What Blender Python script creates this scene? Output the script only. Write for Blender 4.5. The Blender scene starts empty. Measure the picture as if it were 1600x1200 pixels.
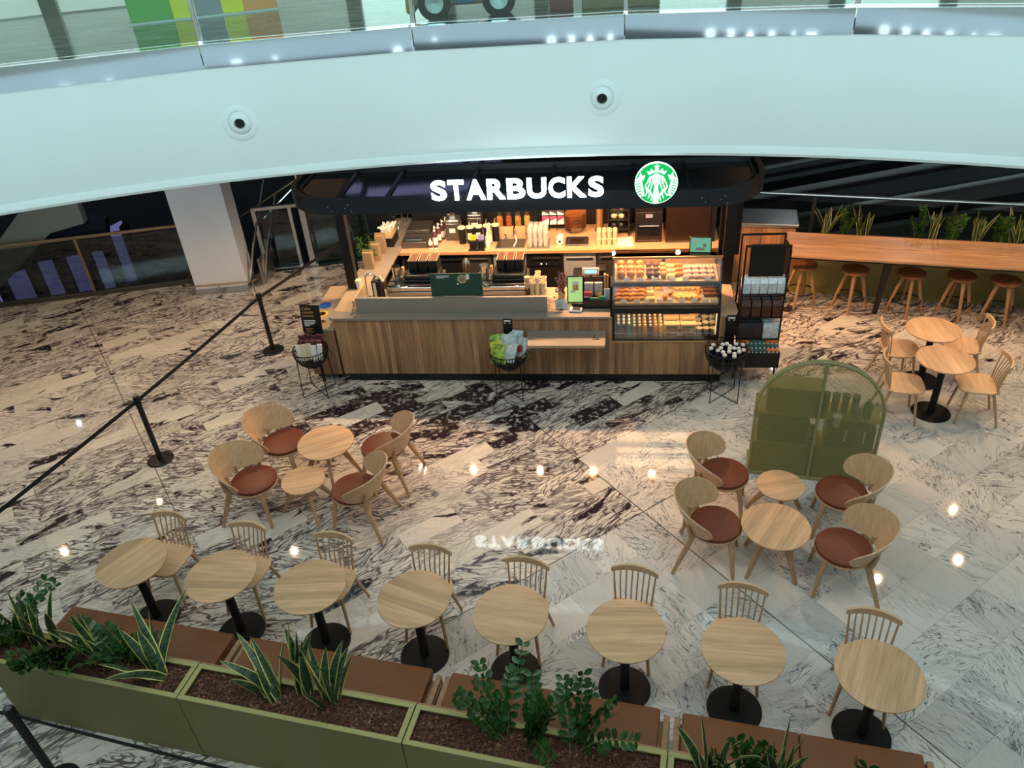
import bpy, math, random
from mathutils import Vector, Matrix
SC = bpy.context.scene
COL = SC.collection
R = math.radians

# ------------------------------------------------------------------ camera
F_PX, PITCH, ROLL, CAM_H = 1230.16, 0.5886255, -0.0780614, 5.7404
cd = bpy.data.cameras.new('camera')
cd.sensor_fit = 'HORIZONTAL'; cd.sensor_width = 36.0; cd.lens = 36.0 * F_PX / 1600
cd.clip_start = 0.05; cd.clip_end = 200
cam = bpy.data.objects.new('camera', cd); COL.objects.link(cam)
_F = Vector((0, math.cos(PITCH), -math.sin(PITCH)))
_R0, _U0 = Vector((1, 0, 0)), Vector((0, math.sin(PITCH), math.cos(PITCH)))
_R = _R0 * math.cos(ROLL) + _U0 * math.sin(ROLL)
_U = -_R0 * math.sin(ROLL) + _U0 * math.cos(ROLL)
cam.matrix_world = Matrix(((_R.x, _U.x, -_F.x, 0), (_R.y, _U.y, -_F.y, 0), (_R.z, _U.z, -_F.z, CAM_H), (0, 0, 0, 1)))
SC.camera = cam

# ------------------------------------------------------------------ world, exposure, daylight
SC.view_settings.view_transform = 'Standard'; SC.view_settings.look = 'None'
SC.view_settings.gamma = 1.0; SC.view_settings.use_curve_mapping = False
SC.view_settings.exposure = 0.0
W = bpy.data.worlds.new('world'); SC.world = W; W.use_nodes = True
W.node_tree.nodes['Background'].inputs[0].default_value = (0.85, 0.92, 1.0, 1)
W.node_tree.nodes['Background'].inputs[1].default_value = 0.08

def area(name, loc, rot, sx, sy, power, col):
    l = bpy.data.lights.new(name, 'AREA'); l.shape = 'RECTANGLE'; l.size = sx; l.size_y = sy
    l.energy = power; l.color = col
    o = bpy.data.objects.new(name, l); COL.objects.link(o); o.location = loc; o.rotation_euler = rot
    return o
# the glazed roof over the open well
area('skylight', (-0.5, 2.6, 9.6), (0, 0, 0), 13, 3.4, 260, (1.0, 0.93, 0.84))
# daylight through the tall glazing of the near side, above the gallery the viewer stands on
area('glazing_daylight', (0.0, -7.2, 6.2), (R(90), 0, 0), 24, 3.2, 1400, (0.64, 0.94, 1.0))

def spot(name, loc, power, col, angle=120, blend=0.6, rot=(0, 0, 0), rad=0.03):
    l = bpy.data.lights.new(name, 'SPOT'); l.energy = power; l.color = col
    l.spot_size = R(angle); l.spot_blend = blend; l.shadow_soft_size = rad
    o = bpy.data.objects.new(name, l); COL.objects.link(o); o.location = loc; o.rotation_euler = rot
    return o
WARM = (1.0, 0.66, 0.38)

# ------------------------------------------------------------------ mesh builder
class MB:
    def __init__(s): s.v = []; s.f = []; s.m = []; s.T = Matrix.Identity(4); s.mi = 0
    def add(s, vs, fs):
        n = len(s.v); s.v += [s.T @ Vector(p) for p in vs]
        s.f += [tuple(i + n for i in f) for f in fs]; s.m += [s.mi] * len(fs); return s
    def box(s, c, d, rz=0, rx=0, ry=0):
        M_ = Matrix.Translation(c) @ Matrix.Rotation(rz, 4, 'Z') @ Matrix.Rotation(ry, 4, 'Y') @ Matrix.Rotation(rx, 4, 'X')
        x, y, z = d[0] / 2, d[1] / 2, d[2] / 2
        vs = [M_ @ Vector(p) for p in ((-x, -y, -z), (x, -y, -z), (x, y, -z), (-x, y, -z), (-x, -y, z), (x, -y, z), (x, y, z), (-x, y, z))]
        return s.add(vs, [(0, 3, 2, 1), (4, 5, 6, 7), (0, 1, 5, 4), (1, 2, 6, 5), (2, 3, 7, 6), (3, 0, 4, 7)])
    def b2(s, lo, hi):
        return s.box([(a + b) / 2 for a, b in zip(lo, hi)], [b - a for a, b in zip(lo, hi)])
    def lathe(s, prof, c=(0, 0, 0), n=32, cap=True, sx=1, sy=1):
        vs = []; fs = []
        for (r, z) in prof:
            for k in range(n):
                a = 2 * math.pi * k / n; vs.append((c[0] + r * sx * math.cos(a), c[1] + r * sy * math.sin(a), c[2] + z))
        for j in range(len(prof) - 1):
            for k in range(n):
                fs.append((j * n + k, j * n + (k + 1) % n, (j + 1) * n + (k + 1) % n, (j + 1) * n + k))
        if cap:
            fs.append(tuple(range(n))[::-1]); fs.append(tuple((len(prof) - 1) * n + k for k in range(n)))
        return s.add(vs, fs)
    def cyl(s, c, r, h, n=24, r2=None):
        return s.lathe([(r, 0), (r if r2 is None else r2, h)], c, n)
    def tube(s, pts, r, n=8, closed=False, flat=1.0):
        P_ = [Vector(p) for p in pts]; m = len(P_); rs = r if isinstance(r, (list, tuple)) else [r] * m
        vs = []; fs = []; up = None
        for i in range(m):
            t = (P_[(i + 1) % m] - P_[i - 1]) if closed else (P_[min(i + 1, m - 1)] - P_[max(i - 1, 0)])
            t.normalize()
            if up is None:
                up = Vector((0, 0, 1)) if abs(t.z) < 0.9 else Vector((1, 0, 0))
            x = t.cross(up)
            if x.length < 1e-6: x = t.orthogonal()
            x.normalize(); up = x.cross(t).normalized()
            for k in range(n):
                a = 2 * math.pi * k / n; vs.append(P_[i] + x * (rs[i] * math.cos(a)) + up * (rs[i] * flat * math.sin(a)))
        for i in range(m if closed else m - 1):
            j = (i + 1) % m
            for k in range(n): fs.append((i * n + k, i * n + (k + 1) % n, j * n + (k + 1) % n, j * n + k))
        if not closed:
            fs.append(tuple(range(n))[::-1]); fs.append(tuple((m - 1) * n + k for k in range(n)))
        return s.add(vs, fs)
    def taper(s, p0, p1, d0, d1, rz=0):
        """square-section bar from p0 to p1, section sizes d0=(w,t) to d1"""
        a, b = Vector(p0), Vector(p1); vs = []
        for p, d in ((a, d0), (b, d1)):
            for sx, sy in ((-1, -1), (1, -1), (1, 1), (-1, 1)):
                q = Matrix.Rotation(rz, 3, 'Z') @ Vector((sx * d[0] / 2, sy * d[1] / 2, 0)); vs.append(p + q)
        return s.add(vs, [(0, 3, 2, 1), (4, 5, 6, 7), (0, 1, 5, 4), (1, 2, 6, 5), (2, 3, 7, 6), (3, 0, 4, 7)])
    def prism(s, poly, z0, z1):
        n = len(poly); vs = [(x, y, z0) for x, y in poly] + [(x, y, z1) for x, y in poly]
        return s.add(vs, [tuple(range(n))[::-1], tuple(range(n, 2 * n))] + [(k, (k + 1) % n, n + (k + 1) % n, n + k) for k in range(n)])
    def xz(s, poly, y0, y1):
        """prism of an outline drawn in x,z, extruded along y"""
        n = len(poly); vs = [(x, y0, z) for x, z in poly] + [(x, y1, z) for x, z in poly]
        return s.add(vs, [tuple(range(n)), tuple(range(n, 2 * n))[::-1]] + [(k, n + k, n + (k + 1) % n, (k + 1) % n) for k in range(n)])
    def grid(s, rows, closed=False):
        n = len(rows[0]); vs = [p for r in rows for p in r]; fs = []
        for i in range(len(rows) - 1):
            for k in range(n if closed else n - 1):
                fs.append((i * n + k, i * n + (k + 1) % n, (i + 1) * n + (k + 1) % n, (i + 1) * n + k))
        return s.add(vs, fs)
    def ball(s, c, r, n=12, sz=1.0, sx=1, sy=1):
        prof = [(max(1e-4, r * math.sin(math.pi * j / (n // 2 + 2))), -r * sz * math.cos(math.pi * j / (n // 2 + 2))) for j in range(n // 2 + 3)]
        return s.lathe(prof, c, n, cap=False, sx=sx, sy=sy)
    def mesh(s, name, mats, smooth=None):
        me = bpy.data.meshes.new(name); me.from_pydata([tuple(p) for p in s.v], [], s.f)
        for m in (mats if isinstance(mats, (list, tuple)) else [mats]): me.materials.append(m)
        if len(me.materials) > 1: me.polygons.foreach_set('material_index', s.m)
        if smooth is not None:
            import bmesh
            bm = bmesh.new(); bm.from_mesh(me)
            bmesh.ops.recalc_face_normals(bm, faces=bm.faces)
            for f in bm.faces: f.smooth = True
            for e in bm.edges:
                if len(e.link_faces) != 2 or e.calc_face_angle(0) > R(smooth): e.smooth = False
            bm.to_mesh(me); bm.free()
        me.update(); return me

def tag(o, label=None, cat=None, group=None, kind=None):
    if label: o['label'] = label
    if cat: o['category'] = cat
    if group: o['group'] = group
    if kind: o['kind'] = kind
    return o
def P(name, mb, mat, parent=None, smooth=35, bevel=0, seg=2, label=None, loc=None, solid=0, sub=0):
    o = bpy.data.objects.new(name, mb.mesh(name, mat, smooth)); COL.objects.link(o)
    if parent: o.parent = parent
    if loc is not None: o.location = loc
    if solid:
        m = o.modifiers.new('thick', 'SOLIDIFY'); m.thickness = solid; m.offset = 0
    if bevel:
        m = o.modifiers.new('edge', 'BEVEL'); m.width = bevel; m.segments = seg; m.limit_method = 'ANGLE'; m.angle_limit = R(40)
        m.harden_normals = False
    if sub:
        m = o.modifiers.new('sub', 'SUBSURF'); m.levels = sub; m.render_levels = sub
    if label: o['label'] = label
    return o
def thing(name, label, cat, loc=(0, 0, 0), rz=0, group=None):
    o = bpy.data.objects.new(name, None); COL.objects.link(o); o.empty_display_size = 0.1
    o.location = loc; o.rotation_euler = (0, 0, rz); return tag(o, label, cat, group)
def one(name, mb, mat, label, cat, loc=(0, 0, 0), rz=0, group=None, kind=None, **k):
    o = P(name, mb, mat, None, **k); o.location = loc; o.rotation_euler = (0, 0, rz); return tag(o, label, cat, group, kind)
def struct(name, mb, mat, **k): return tag(P(name, mb, mat, **k), kind='structure')
def copy(root, loc=None, rz=None, label=None, group=None):
    """a copy of a thing with copies of its parts and sub-parts"""
    r = root.copy(); COL.objects.link(r)
    if loc is not None: r.location = loc
    if rz is not None: r.rotation_euler = (0, 0, rz)
    if label: r['label'] = label
    if group: r['group'] = group
    for ch in list(root.children):
        c = ch.copy(); COL.objects.link(c); c.parent = r
        for g in list(ch.children):
            d = g.copy(); COL.objects.link(d); d.parent = c
    return r

# the kiosk stands turned a little: its own frame (a along its front, b towards the back)
KA = Vector((-2.23, 8.98, 0)); KR = math.atan2(-0.1462, 0.9892)
def kp(a, b, z=0):
    return (KA.x + a * math.cos(KR) - b * math.sin(KR), KA.y + a * math.sin(KR) + b * math.cos(KR), z)
def rrect(w, d, r, n=6, cx=0, cy=0):
    pts = []
    for (x, y, a0) in ((w / 2 - r, d / 2 - r, 0), (-w / 2 + r, d / 2 - r, 90), (-w / 2 + r, -d / 2 + r, 180), (w / 2 - r, -d / 2 + r, 270)):
        for k in range(n + 1):
            a = R(a0 + 90 * k / n); pts.append((cx + x + r * math.cos(a), cy + y + r * math.sin(a)))
    return pts

# ------------------------------------------------------------------ materials
def nt(name):
    m = bpy.data.materials.new(name); m.use_nodes = True; t = m.node_tree
    return m, t, t.nodes['Principled BSDF'], (lambda k: t.nodes.new('ShaderNode' + k)), t.links.new
def mat(name, col, rough=0.5, metal=0.0, emit=None, es=0.0, alpha=1.0, trans=0.0, spec=0.5, coat=0.0, var=0.0, vs=8.0, ior=1.45):
    m, t, b, N, L = nt(name)
    b.inputs['Base Color'].default_value = (*col, 1); b.inputs['Roughness'].default_value = rough
    b.inputs['Metallic'].default_value = metal; b.inputs['Specular IOR Level'].default_value = spec
    b.inputs['Coat Weight'].default_value = coat; b.inputs['Alpha'].default_value = alpha
    b.inputs['Transmission Weight'].default_value = trans; b.inputs['IOR'].default_value = ior
    if emit: b.inputs['Emission Color'].default_value = (*emit, 1); b.inputs['Emission Strength'].default_value = es
    if var:
        tc = N('TexCoord'); oi = N('ObjectInfo'); ad = N('VectorMath'); ad.operation = 'ADD'; no = N('TexNoise'); no.inputs['Scale'].default_value = vs
        no.inputs['Detail'].default_value = 4
        L(tc.outputs['Object'], ad.inputs[0]); L(oi.outputs['Random'], ad.inputs[1]); L(ad.outputs[0], no.inputs['Vector'])
        mr = N('MapRange'); mr.inputs[1].default_value = .3; mr.inputs[2].default_value = .7; mr.inputs[3].default_value = 1 - var; mr.inputs[4].default_value = 1 + var
        mx = N('VectorMath'); mx.operation = 'SCALE'; mx.inputs[0].default_value = col
        L(no.outputs[0], mr.inputs[0]); L(mr.outputs[0], mx.inputs['Scale']); L(mx.outputs[0], b.inputs['Base Color'])
    return m
def wood(name, c1, c2, axis='X', scale=1.0, plank=0.0, pvar=0.25, rough=0.45, c3=None, fine=22.0):
    """long grain along axis; plank > 0 adds strips of that width across the grain, each its own tone"""
    m, t, b, N, L = nt(name)
    tc = N('TexCoord'); oi = N('ObjectInfo'); sep = N('SeparateXYZ'); L(tc.outputs['Object'], sep.inputs[0])
    lng, crs, th = {'X': ('X', 'Y', 'Z'), 'Y': ('Y', 'X', 'Z'), 'Z': ('Z', 'X', 'Y')}[axis]
    rnd = N('Math'); rnd.operation = 'MULTIPLY'; L(oi.outputs['Random'], rnd.inputs[0]); rnd.inputs[1].default_value = 37.0
    def math_(op, a, bb):
        n = N('Math'); n.operation = op
        for i, q in enumerate((a, bb)):
            if isinstance(q, (int, float)): n.inputs[i].default_value = q
            else: L(q, n.inputs[i])
        return n.outputs[0]
    off = rnd.outputs[0]
    cc = math_('ADD', sep.outputs[crs], sep.outputs[th]) if axis == 'Z' else sep.outputs[crs]
    if plank:
        cell = math_('FLOOR', math_('ADD', math_('DIVIDE', cc, plank), off), 0.0)
        wn = N('TexWhiteNoise'); wn.noise_dimensions = '1D'; L(cell, wn.inputs['W']); pr = wn.outputs['Value']
        off = math_('ADD', off, math_('MULTIPLY', pr, 19.0))
    cb = N('CombineXYZ')
    L(math_('ADD', math_('MULTIPLY', sep.outputs[lng], 1.3 * scale), off), cb.inputs[0])
    L(math_('MULTIPLY', cc, 14 * scale), cb.inputs[1]); L(math_('MULTIPLY', sep.outputs[th], 5 * scale), cb.inputs[2])
    n1 = N('TexNoise'); n1.inputs['Scale'].default_value = 1.6; n1.inputs['Detail'].default_value = 5; n1.inputs['Distortion'].default_value = .6; L(cb.outputs[0], n1.inputs['Vector'])
    cb2 = N('CombineXYZ'); L(math_('MULTIPLY', sep.outputs[lng], 3.0 * scale), cb2.inputs[0]); L(math_('ADD', math_('MULTIPLY', cc, fine * 6 * scale), off), cb2.inputs[1])
    n2 = N('TexNoise'); n2.inputs['Scale'].default_value = 1.0; n2.inputs['Detail'].default_value = 2; L(cb2.outputs[0], n2.inputs['Vector'])
    s = math_('ADD', math_('MULTIPLY', n1.outputs[0], .72), math_('MULTIPLY', n2.outputs[0], .28))
    rp = N('ValToRGB'); rp.color_ramp.elements[0].position = .36; rp.color_ramp.elements[0].color = (*c2, 1)
    rp.color_ramp.elements[1].position = .62; rp.color_ramp.elements[1].color = (*c1, 1); L(s, rp.inputs[0])
    out = rp.outputs[0]
    if plank:
        mr = N('MapRange'); mr.inputs[3].default_value = 1 - pvar; mr.inputs[4].default_value = 1 + pvar * .6; L(pr, mr.inputs[0])
        mx = N('VectorMath'); mx.operation = 'SCALE'; L(out, mx.inputs[0]); L(mr.outputs[0], mx.inputs['Scale']); out = mx.outputs[0]
    L(out, b.inputs['Base Color']); b.inputs['Roughness'].default_value = rough
    return m
def glass(name, col=(1, 1, 1), opac=0.12, rough=0.03):
    """thin clear sheet: mostly see-through, with a sheen"""
    m, t, b, N, L = nt(name); t.nodes.remove(b)
    tr = N('BsdfTransparent'); tr.inputs[0].default_value = (*col, 1); gl = N('BsdfGlossy'); gl.inputs['Roughness'].default_value = rough
    fr = N('Fresnel'); fr.inputs[0].default_value = 1.45; mr = N('MapRange'); mr.inputs[3].default_value = opac; mr.inputs[4].default_value = 1.0
    mx = N('MixShader'); L(fr.outputs[0], mr.inputs[0]); L(mr.outputs[0], mx.inputs[0]); L(tr.outputs[0], mx.inputs[1]); L(gl.outputs[0], mx.inputs[2])
    L(mx.outputs[0], t.nodes['Material Output'].inputs[0]); return m

def marble_mat():
    m, t, b, N, L = nt('veined_marble_tiles')
    def mt(op, a, bb=0.0, cl=False):
        n = N('Math'); n.operation = op; n.use_clamp = cl
        for i, q in enumerate((a, bb)):
            if isinstance(q, (int, float)): n.inputs[i].default_value = q
            else: L(q, n.inputs[i])
        return n.outputs[0]
    def rng(x, a, b_, c=0.0, d=1.0):
        n = N('MapRange'); n.clamp = True; L(x, n.inputs[0])
        for i, q in enumerate((a, b_, c, d)): n.inputs[i + 1].default_value = q
        return n.outputs[0]
    def mixc(f, a, c):
        n = N('Mix'); n.data_type = 'RGBA'
        L(f, n.inputs[0]) if not isinstance(f, float) else setattr(n.inputs[0], 'default_value', f)
        for i, q in ((6, a), (7, c)):
            if isinstance(q, tuple): n.inputs[i].default_value = (*q, 1)
            else: L(q, n.inputs[i])
        return n.outputs[2]
    tc = N('TexCoord'); pos = tc.outputs['Object']
    sep = N('SeparateXYZ'); L(pos, sep.inputs[0]); X, Y = sep.outputs[0], sep.outputs[1]
    # frame of the tiling: rows run at 31.5 degrees
    a = R(31.5); ca, sa = math.cos(a), math.sin(a)
    # origin on the crossing of the two expansion joints
    ox, oy = 1.26, 6.02
    dx, dy = mt('SUBTRACT', X, ox), mt('SUBTRACT', Y, oy)
    U_ = mt('ADD', mt('MULTIPLY', dx, ca), mt('MULTIPLY', dy, sa)); V_ = mt('SUBTRACT', mt('MULTIPLY', dy, ca), mt('MULTIPLY', dx, sa))
    # square white tiles lie beyond the joints to the right and front, long planks to the left
    right = mt('MAXIMUM', mt('MULTIPLY', mt('GREATER_THAN', U_, 0.0), mt('LESS_THAN', V_, 1.10)), mt('MULTIPLY', mt('LESS_THAN', V_, 0.0), mt('GREATER_THAN', U_, -2.9)))
    right = mt('MULTIPLY', right, mt('SUBTRACT', 1.0, mt('MULTIPLY', mt('GREATER_THAN', Y, 8.25), mt('GREATER_THAN', X, 2.2))))
    uv = N('CombineXYZ'); L(U_, uv.inputs[0]); L(V_, uv.inputs[1])
    def brick(w, h, off):
        n = N('TexBrick'); n.offset = off; n.offset_frequency = 2; n.inputs['Scale'].default_value = 1
        n.inputs['Color1'].default_value = (0, 0, 0, 1); n.inputs['Color2'].default_value = (1, 1, 1, 1); n.inputs['Mortar'].default_value = (.5, .5, .5, 1)
        n.inputs['Mortar Size'].default_value = .0016; n.inputs['Mortar Smooth'].default_value = 0.2; n.inputs['Brick Width'].default_value = w; n.inputs['Row Height'].default_value = h
        L(uv.outputs[0], n.inputs['Vector']); return n
    bs, bp = brick(.43, .43, 0.0), brick(.66, .26, .37)
    tr_ = N('Mix'); tr_.data_type = 'RGBA'; L(right, tr_.inputs[0]); L(bp.outputs[0], tr_.inputs[6]); L(bs.outputs[0], tr_.inputs[7])
    mort = mt('ADD', mt('MULTIPLY', bs.outputs['Fac'], right), mt('MULTIPLY', bp.outputs['Fac'], mt('SUBTRACT', 1.0, right)))
    rn = N('SeparateColor'); L(tr_.outputs[2], rn.inputs[0]); rnd = rn.outputs[0]
    wn = N('TexWhiteNoise'); wn.noise_dimensions = '1D'; L(mt('MULTIPLY', rnd, 913.7), wn.inputs['W']); rnd2 = wn.outputs['Value']
    wn3 = N('TexWhiteNoise'); wn3.noise_dimensions = '1D'; L(mt('MULTIPLY', rnd, 377.1), wn3.inputs['W']); rnd3 = wn3.outputs['Value']
    # each tile is cut from another part of the block and turned
    vr = N('VectorRotate'); vr.rotation_type = 'Z_AXIS'; L(uv.outputs[0], vr.inputs['Vector'])
    ang = mt('ADD', mt('MULTIPLY', mt('SUBTRACT', rnd2, .5), mt('ADD', mt('MULTIPLY', right, 4.2), 1.1)), 0.25); L(ang, vr.inputs['Angle'])
    cbo = N('CombineXYZ'); L(mt('MULTIPLY', rnd, 41.0), cbo.inputs[0]); L(mt('MULTIPLY', rnd2, 23.0), cbo.inputs[1]); L(mt('MULTIPLY', rnd, 7.0), cbo.inputs[2])
    q = N('VectorMath'); q.operation = 'ADD'; L(vr.outputs[0], q.inputs[0]); L(cbo.outputs[0], q.inputs[1]); Q = q.outputs[0]
    def noise(v, sc, det=3.0, dist=0.0):
        n = N('TexNoise'); L(v, n.inputs['Vector']); n.inputs['Scale'].default_value = sc; n.inputs['Detail'].default_value = det; n.inputs['Distortion'].default_value = dist; return n
    def warp(v, amt, sc):
        n = noise(v, sc, 3.0); s = N('VectorMath'); s.operation = 'SUBTRACT'; L(n.outputs['Color'], s.inputs[0]); s.inputs[1].default_value = (.5, .5, .5)
        k = N('VectorMath'); k.operation = 'SCALE'; L(s.outputs[0], k.inputs[0]); k.inputs['Scale'].default_value = amt
        ad = N('VectorMath'); ad.operation = 'ADD'; L(v, ad.inputs[0]); L(k.outputs[0], ad.inputs[1]); return ad.outputs[0]
    def stretch(v, sx, sy, rot=0.0):
        n = N('Mapping'); L(v, n.inputs[0]); n.inputs['Scale'].default_value = (sx, sy, 1); n.inputs['Rotation'].default_value = (0, 0, rot); return n.outputs[0]
    def vor(v, sc):
        n = N('TexVoronoi'); n.feature = 'DISTANCE_TO_EDGE'; n.voronoi_dimensions = '2D'; L(v, n.inputs['Vector']); n.inputs['Scale'].default_value = sc; return n.outputs['Distance']
    def ridge(v, sc, wd, det=3.0, dist=.4):
        n = noise(v, sc, det, dist).outputs[0]; return rng(mt('DIVIDE', mt('ABSOLUTE', mt('SUBTRACT', n, .5)), thick), wd * .35, wd, 1, 0)
    left = mt('SUBTRACT', 1.0, right); thick = mt('ADD', 1.0, mt('MULTIPLY', left, .55))
    qw = warp(Q, .20, 2.2); qw2 = warp(Q, .08, 8.0)
    m1 = noise(Q, 1.5, 2.0).outputs[0]; m2 = noise(qw, 2.4, 2.0).outputs[0]; m3 = noise(stretch(Q, 1, 1, 1.0), 2.0, 2.0).outputs[0]
    qs = warp(Q, .035, 5.0); qk = N('VectorMath'); qk.operation = 'SCALE'; L(warp(qs, .16, 1.3), qk.inputs[0]); L(mt('ADD', 1.0, mt('MULTIPLY', right, .75)), qk.inputs['Scale']); qt = qk.outputs[0]
    dens = rng(rnd3, .08, .30, .12, 1)
    L1 = mt('MULTIPLY', ridge(stretch(qt, .8, 2.8), 1.5, .0085, 2.0), rng(mt('ADD', m1, mt('MULTIPLY', left, .16)), .42, .50))
    L2 = mt('MULTIPLY', ridge(stretch(qt, .85, 5.2, .42), 2.0, .0145, 1.0, .3), rng(mt('ADD', m2, mt('MULTIPLY', left, .16)), .47, .52))
    L3 = mt('MULTIPLY', ridge(stretch(qt, .85, 5.4, -.50), 2.1, .0145, 1.0, .3), rng(mt('ADD', m3, mt('MULTIPLY', left, .16)), .47, .52))
    L4 = mt('MULTIPLY', ridge(stretch(qt, 1.5, 10.0, .12), 2.0, .022, 1.0, .3), rng(mt('ADD', m2, mt('MULTIPLY', left, .12)), .51, .56))
    L5 = mt('MULTIPLY', ridge(stretch(qt, 1.4, 9.0, -.95), 2.3, .022, 1.0, .3), rng(mt('ADD', m1, mt('MULTIPLY', left, .12)), .52, .57))
    L6 = mt('MULTIPLY', ridge(stretch(qt, 1.3, 5.5, 1.25), 2.1, .014, 1.0, .3), rng(mt('ADD', m3, mt('MULTIPLY', left, .10)), .52, .57))
    vein = mt('MAXIMUM', mt('MAXIMUM', mt('MULTIPLY', L1, .95), mt('MULTIPLY', L2, .95)), mt('MAXIMUM', mt('MULTIPLY', L3, .9), mt('MAXIMUM', mt('MULTIPLY', L4, .8), mt('MAXIMUM', mt('MULTIPLY', L5, .75), mt('MULTIPLY', L6, .85)))))
    vein = mt('MULTIPLY', vein, dens)
    soft = mt('MULTIPLY', mt('MULTIPLY', rng(noise(stretch(qw, 1.2, 6.0), 1.8, 4.0, .3).outputs[0], .53, .72), .36), dens)
    # a nearly vein-free run of pale tiles crosses the floor on the left
    pale = mt('MULTIPLY', mt('MULTIPLY', rng(V_, 4.9, 5.0), rng(V_, 6.6, 6.7, 1, 0)), rng(U_, -6.5, -3.0, 1, 0))
    pale = mt('MULTIPLY', pale, rng(m1, .5, .62, 1, .25))
    vein = mt('MULTIPLY', mt('MAXIMUM', vein, soft), mt('SUBTRACT', 1.0, mt('MULTIPLY', pale, .9)))
    base = mixc(rnd, (.72, .69, .65), (.54, .53, .51))
    base = mixc(mt('MULTIPLY', left, .5), base, (.78, .70, .60))
    vcol = mixc(left, (.13, .135, .16), (.060, .038, .050))
    col = mixc(mt('MULTIPLY', vein, 1.0, True), base, vcol)
    # near-black slabs of the block: a belt in front of the kiosk and a few planks on the left
    belt = rng(mt('ABSOLUTE', mt('SUBTRACT', mt('ADD', Y, mt('MULTIPLY', X, .02)), 8.15)), .35, 1.3, 1, 0)
    bx_ = mt('MULTIPLY', rng(X, 1.4, 2.3, 1, 0), rng(X, -4.0, -2.2))
    dk = noise(stretch(qw, 1.2, 3.6), 1.1, 4.0, .5).outputs[0]
    dark = mt('MULTIPLY', rng(mt('ADD', dk, mt('MULTIPLY', mt('MULTIPLY', belt, bx_), mt('ADD', .06, mt('MULTIPLY', mt('GREATER_THAN', rnd2, .62), .13)))), .605, .65), left)
    dark = mt('MULTIPLY', dark, rng(noise(qw2, 16.0, 3.0).outputs[0], .36, .46, .35, 1))
    col = mixc(dark, col, (.030, .018, .022))
    col = mixc(mt('MULTIPLY', mort, .55), col, (.16, .13, .11))
    # expansion joints
    j1 = mt('MULTIPLY', mt('LESS_THAN', mt('ABSOLUTE', V_), .006), mt('LESS_THAN', U_, 0.6))
    j2 = mt('LESS_THAN', mt('ABSOLUTE', mt('SUBTRACT', U_, mt('MULTIPLY', V_, 0.0))), .007)
    j3 = mt('MULTIPLY', mt('LESS_THAN', mt('ABSOLUTE', mt('ADD', U_, 4.02)), .006), mt('GREATER_THAN', V_, 2.2))
    col = mixc(mt('MULTIPLY', mt('MAXIMUM', mt('MAXIMUM', j1, j2), j3), .8), col, (.05, .045, .04))
    L(col, b.inputs['Base Color'])
    b.inputs['Roughness'].default_value = .04; b.inputs['Specular IOR Level'].default_value = .5
    return m

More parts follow.
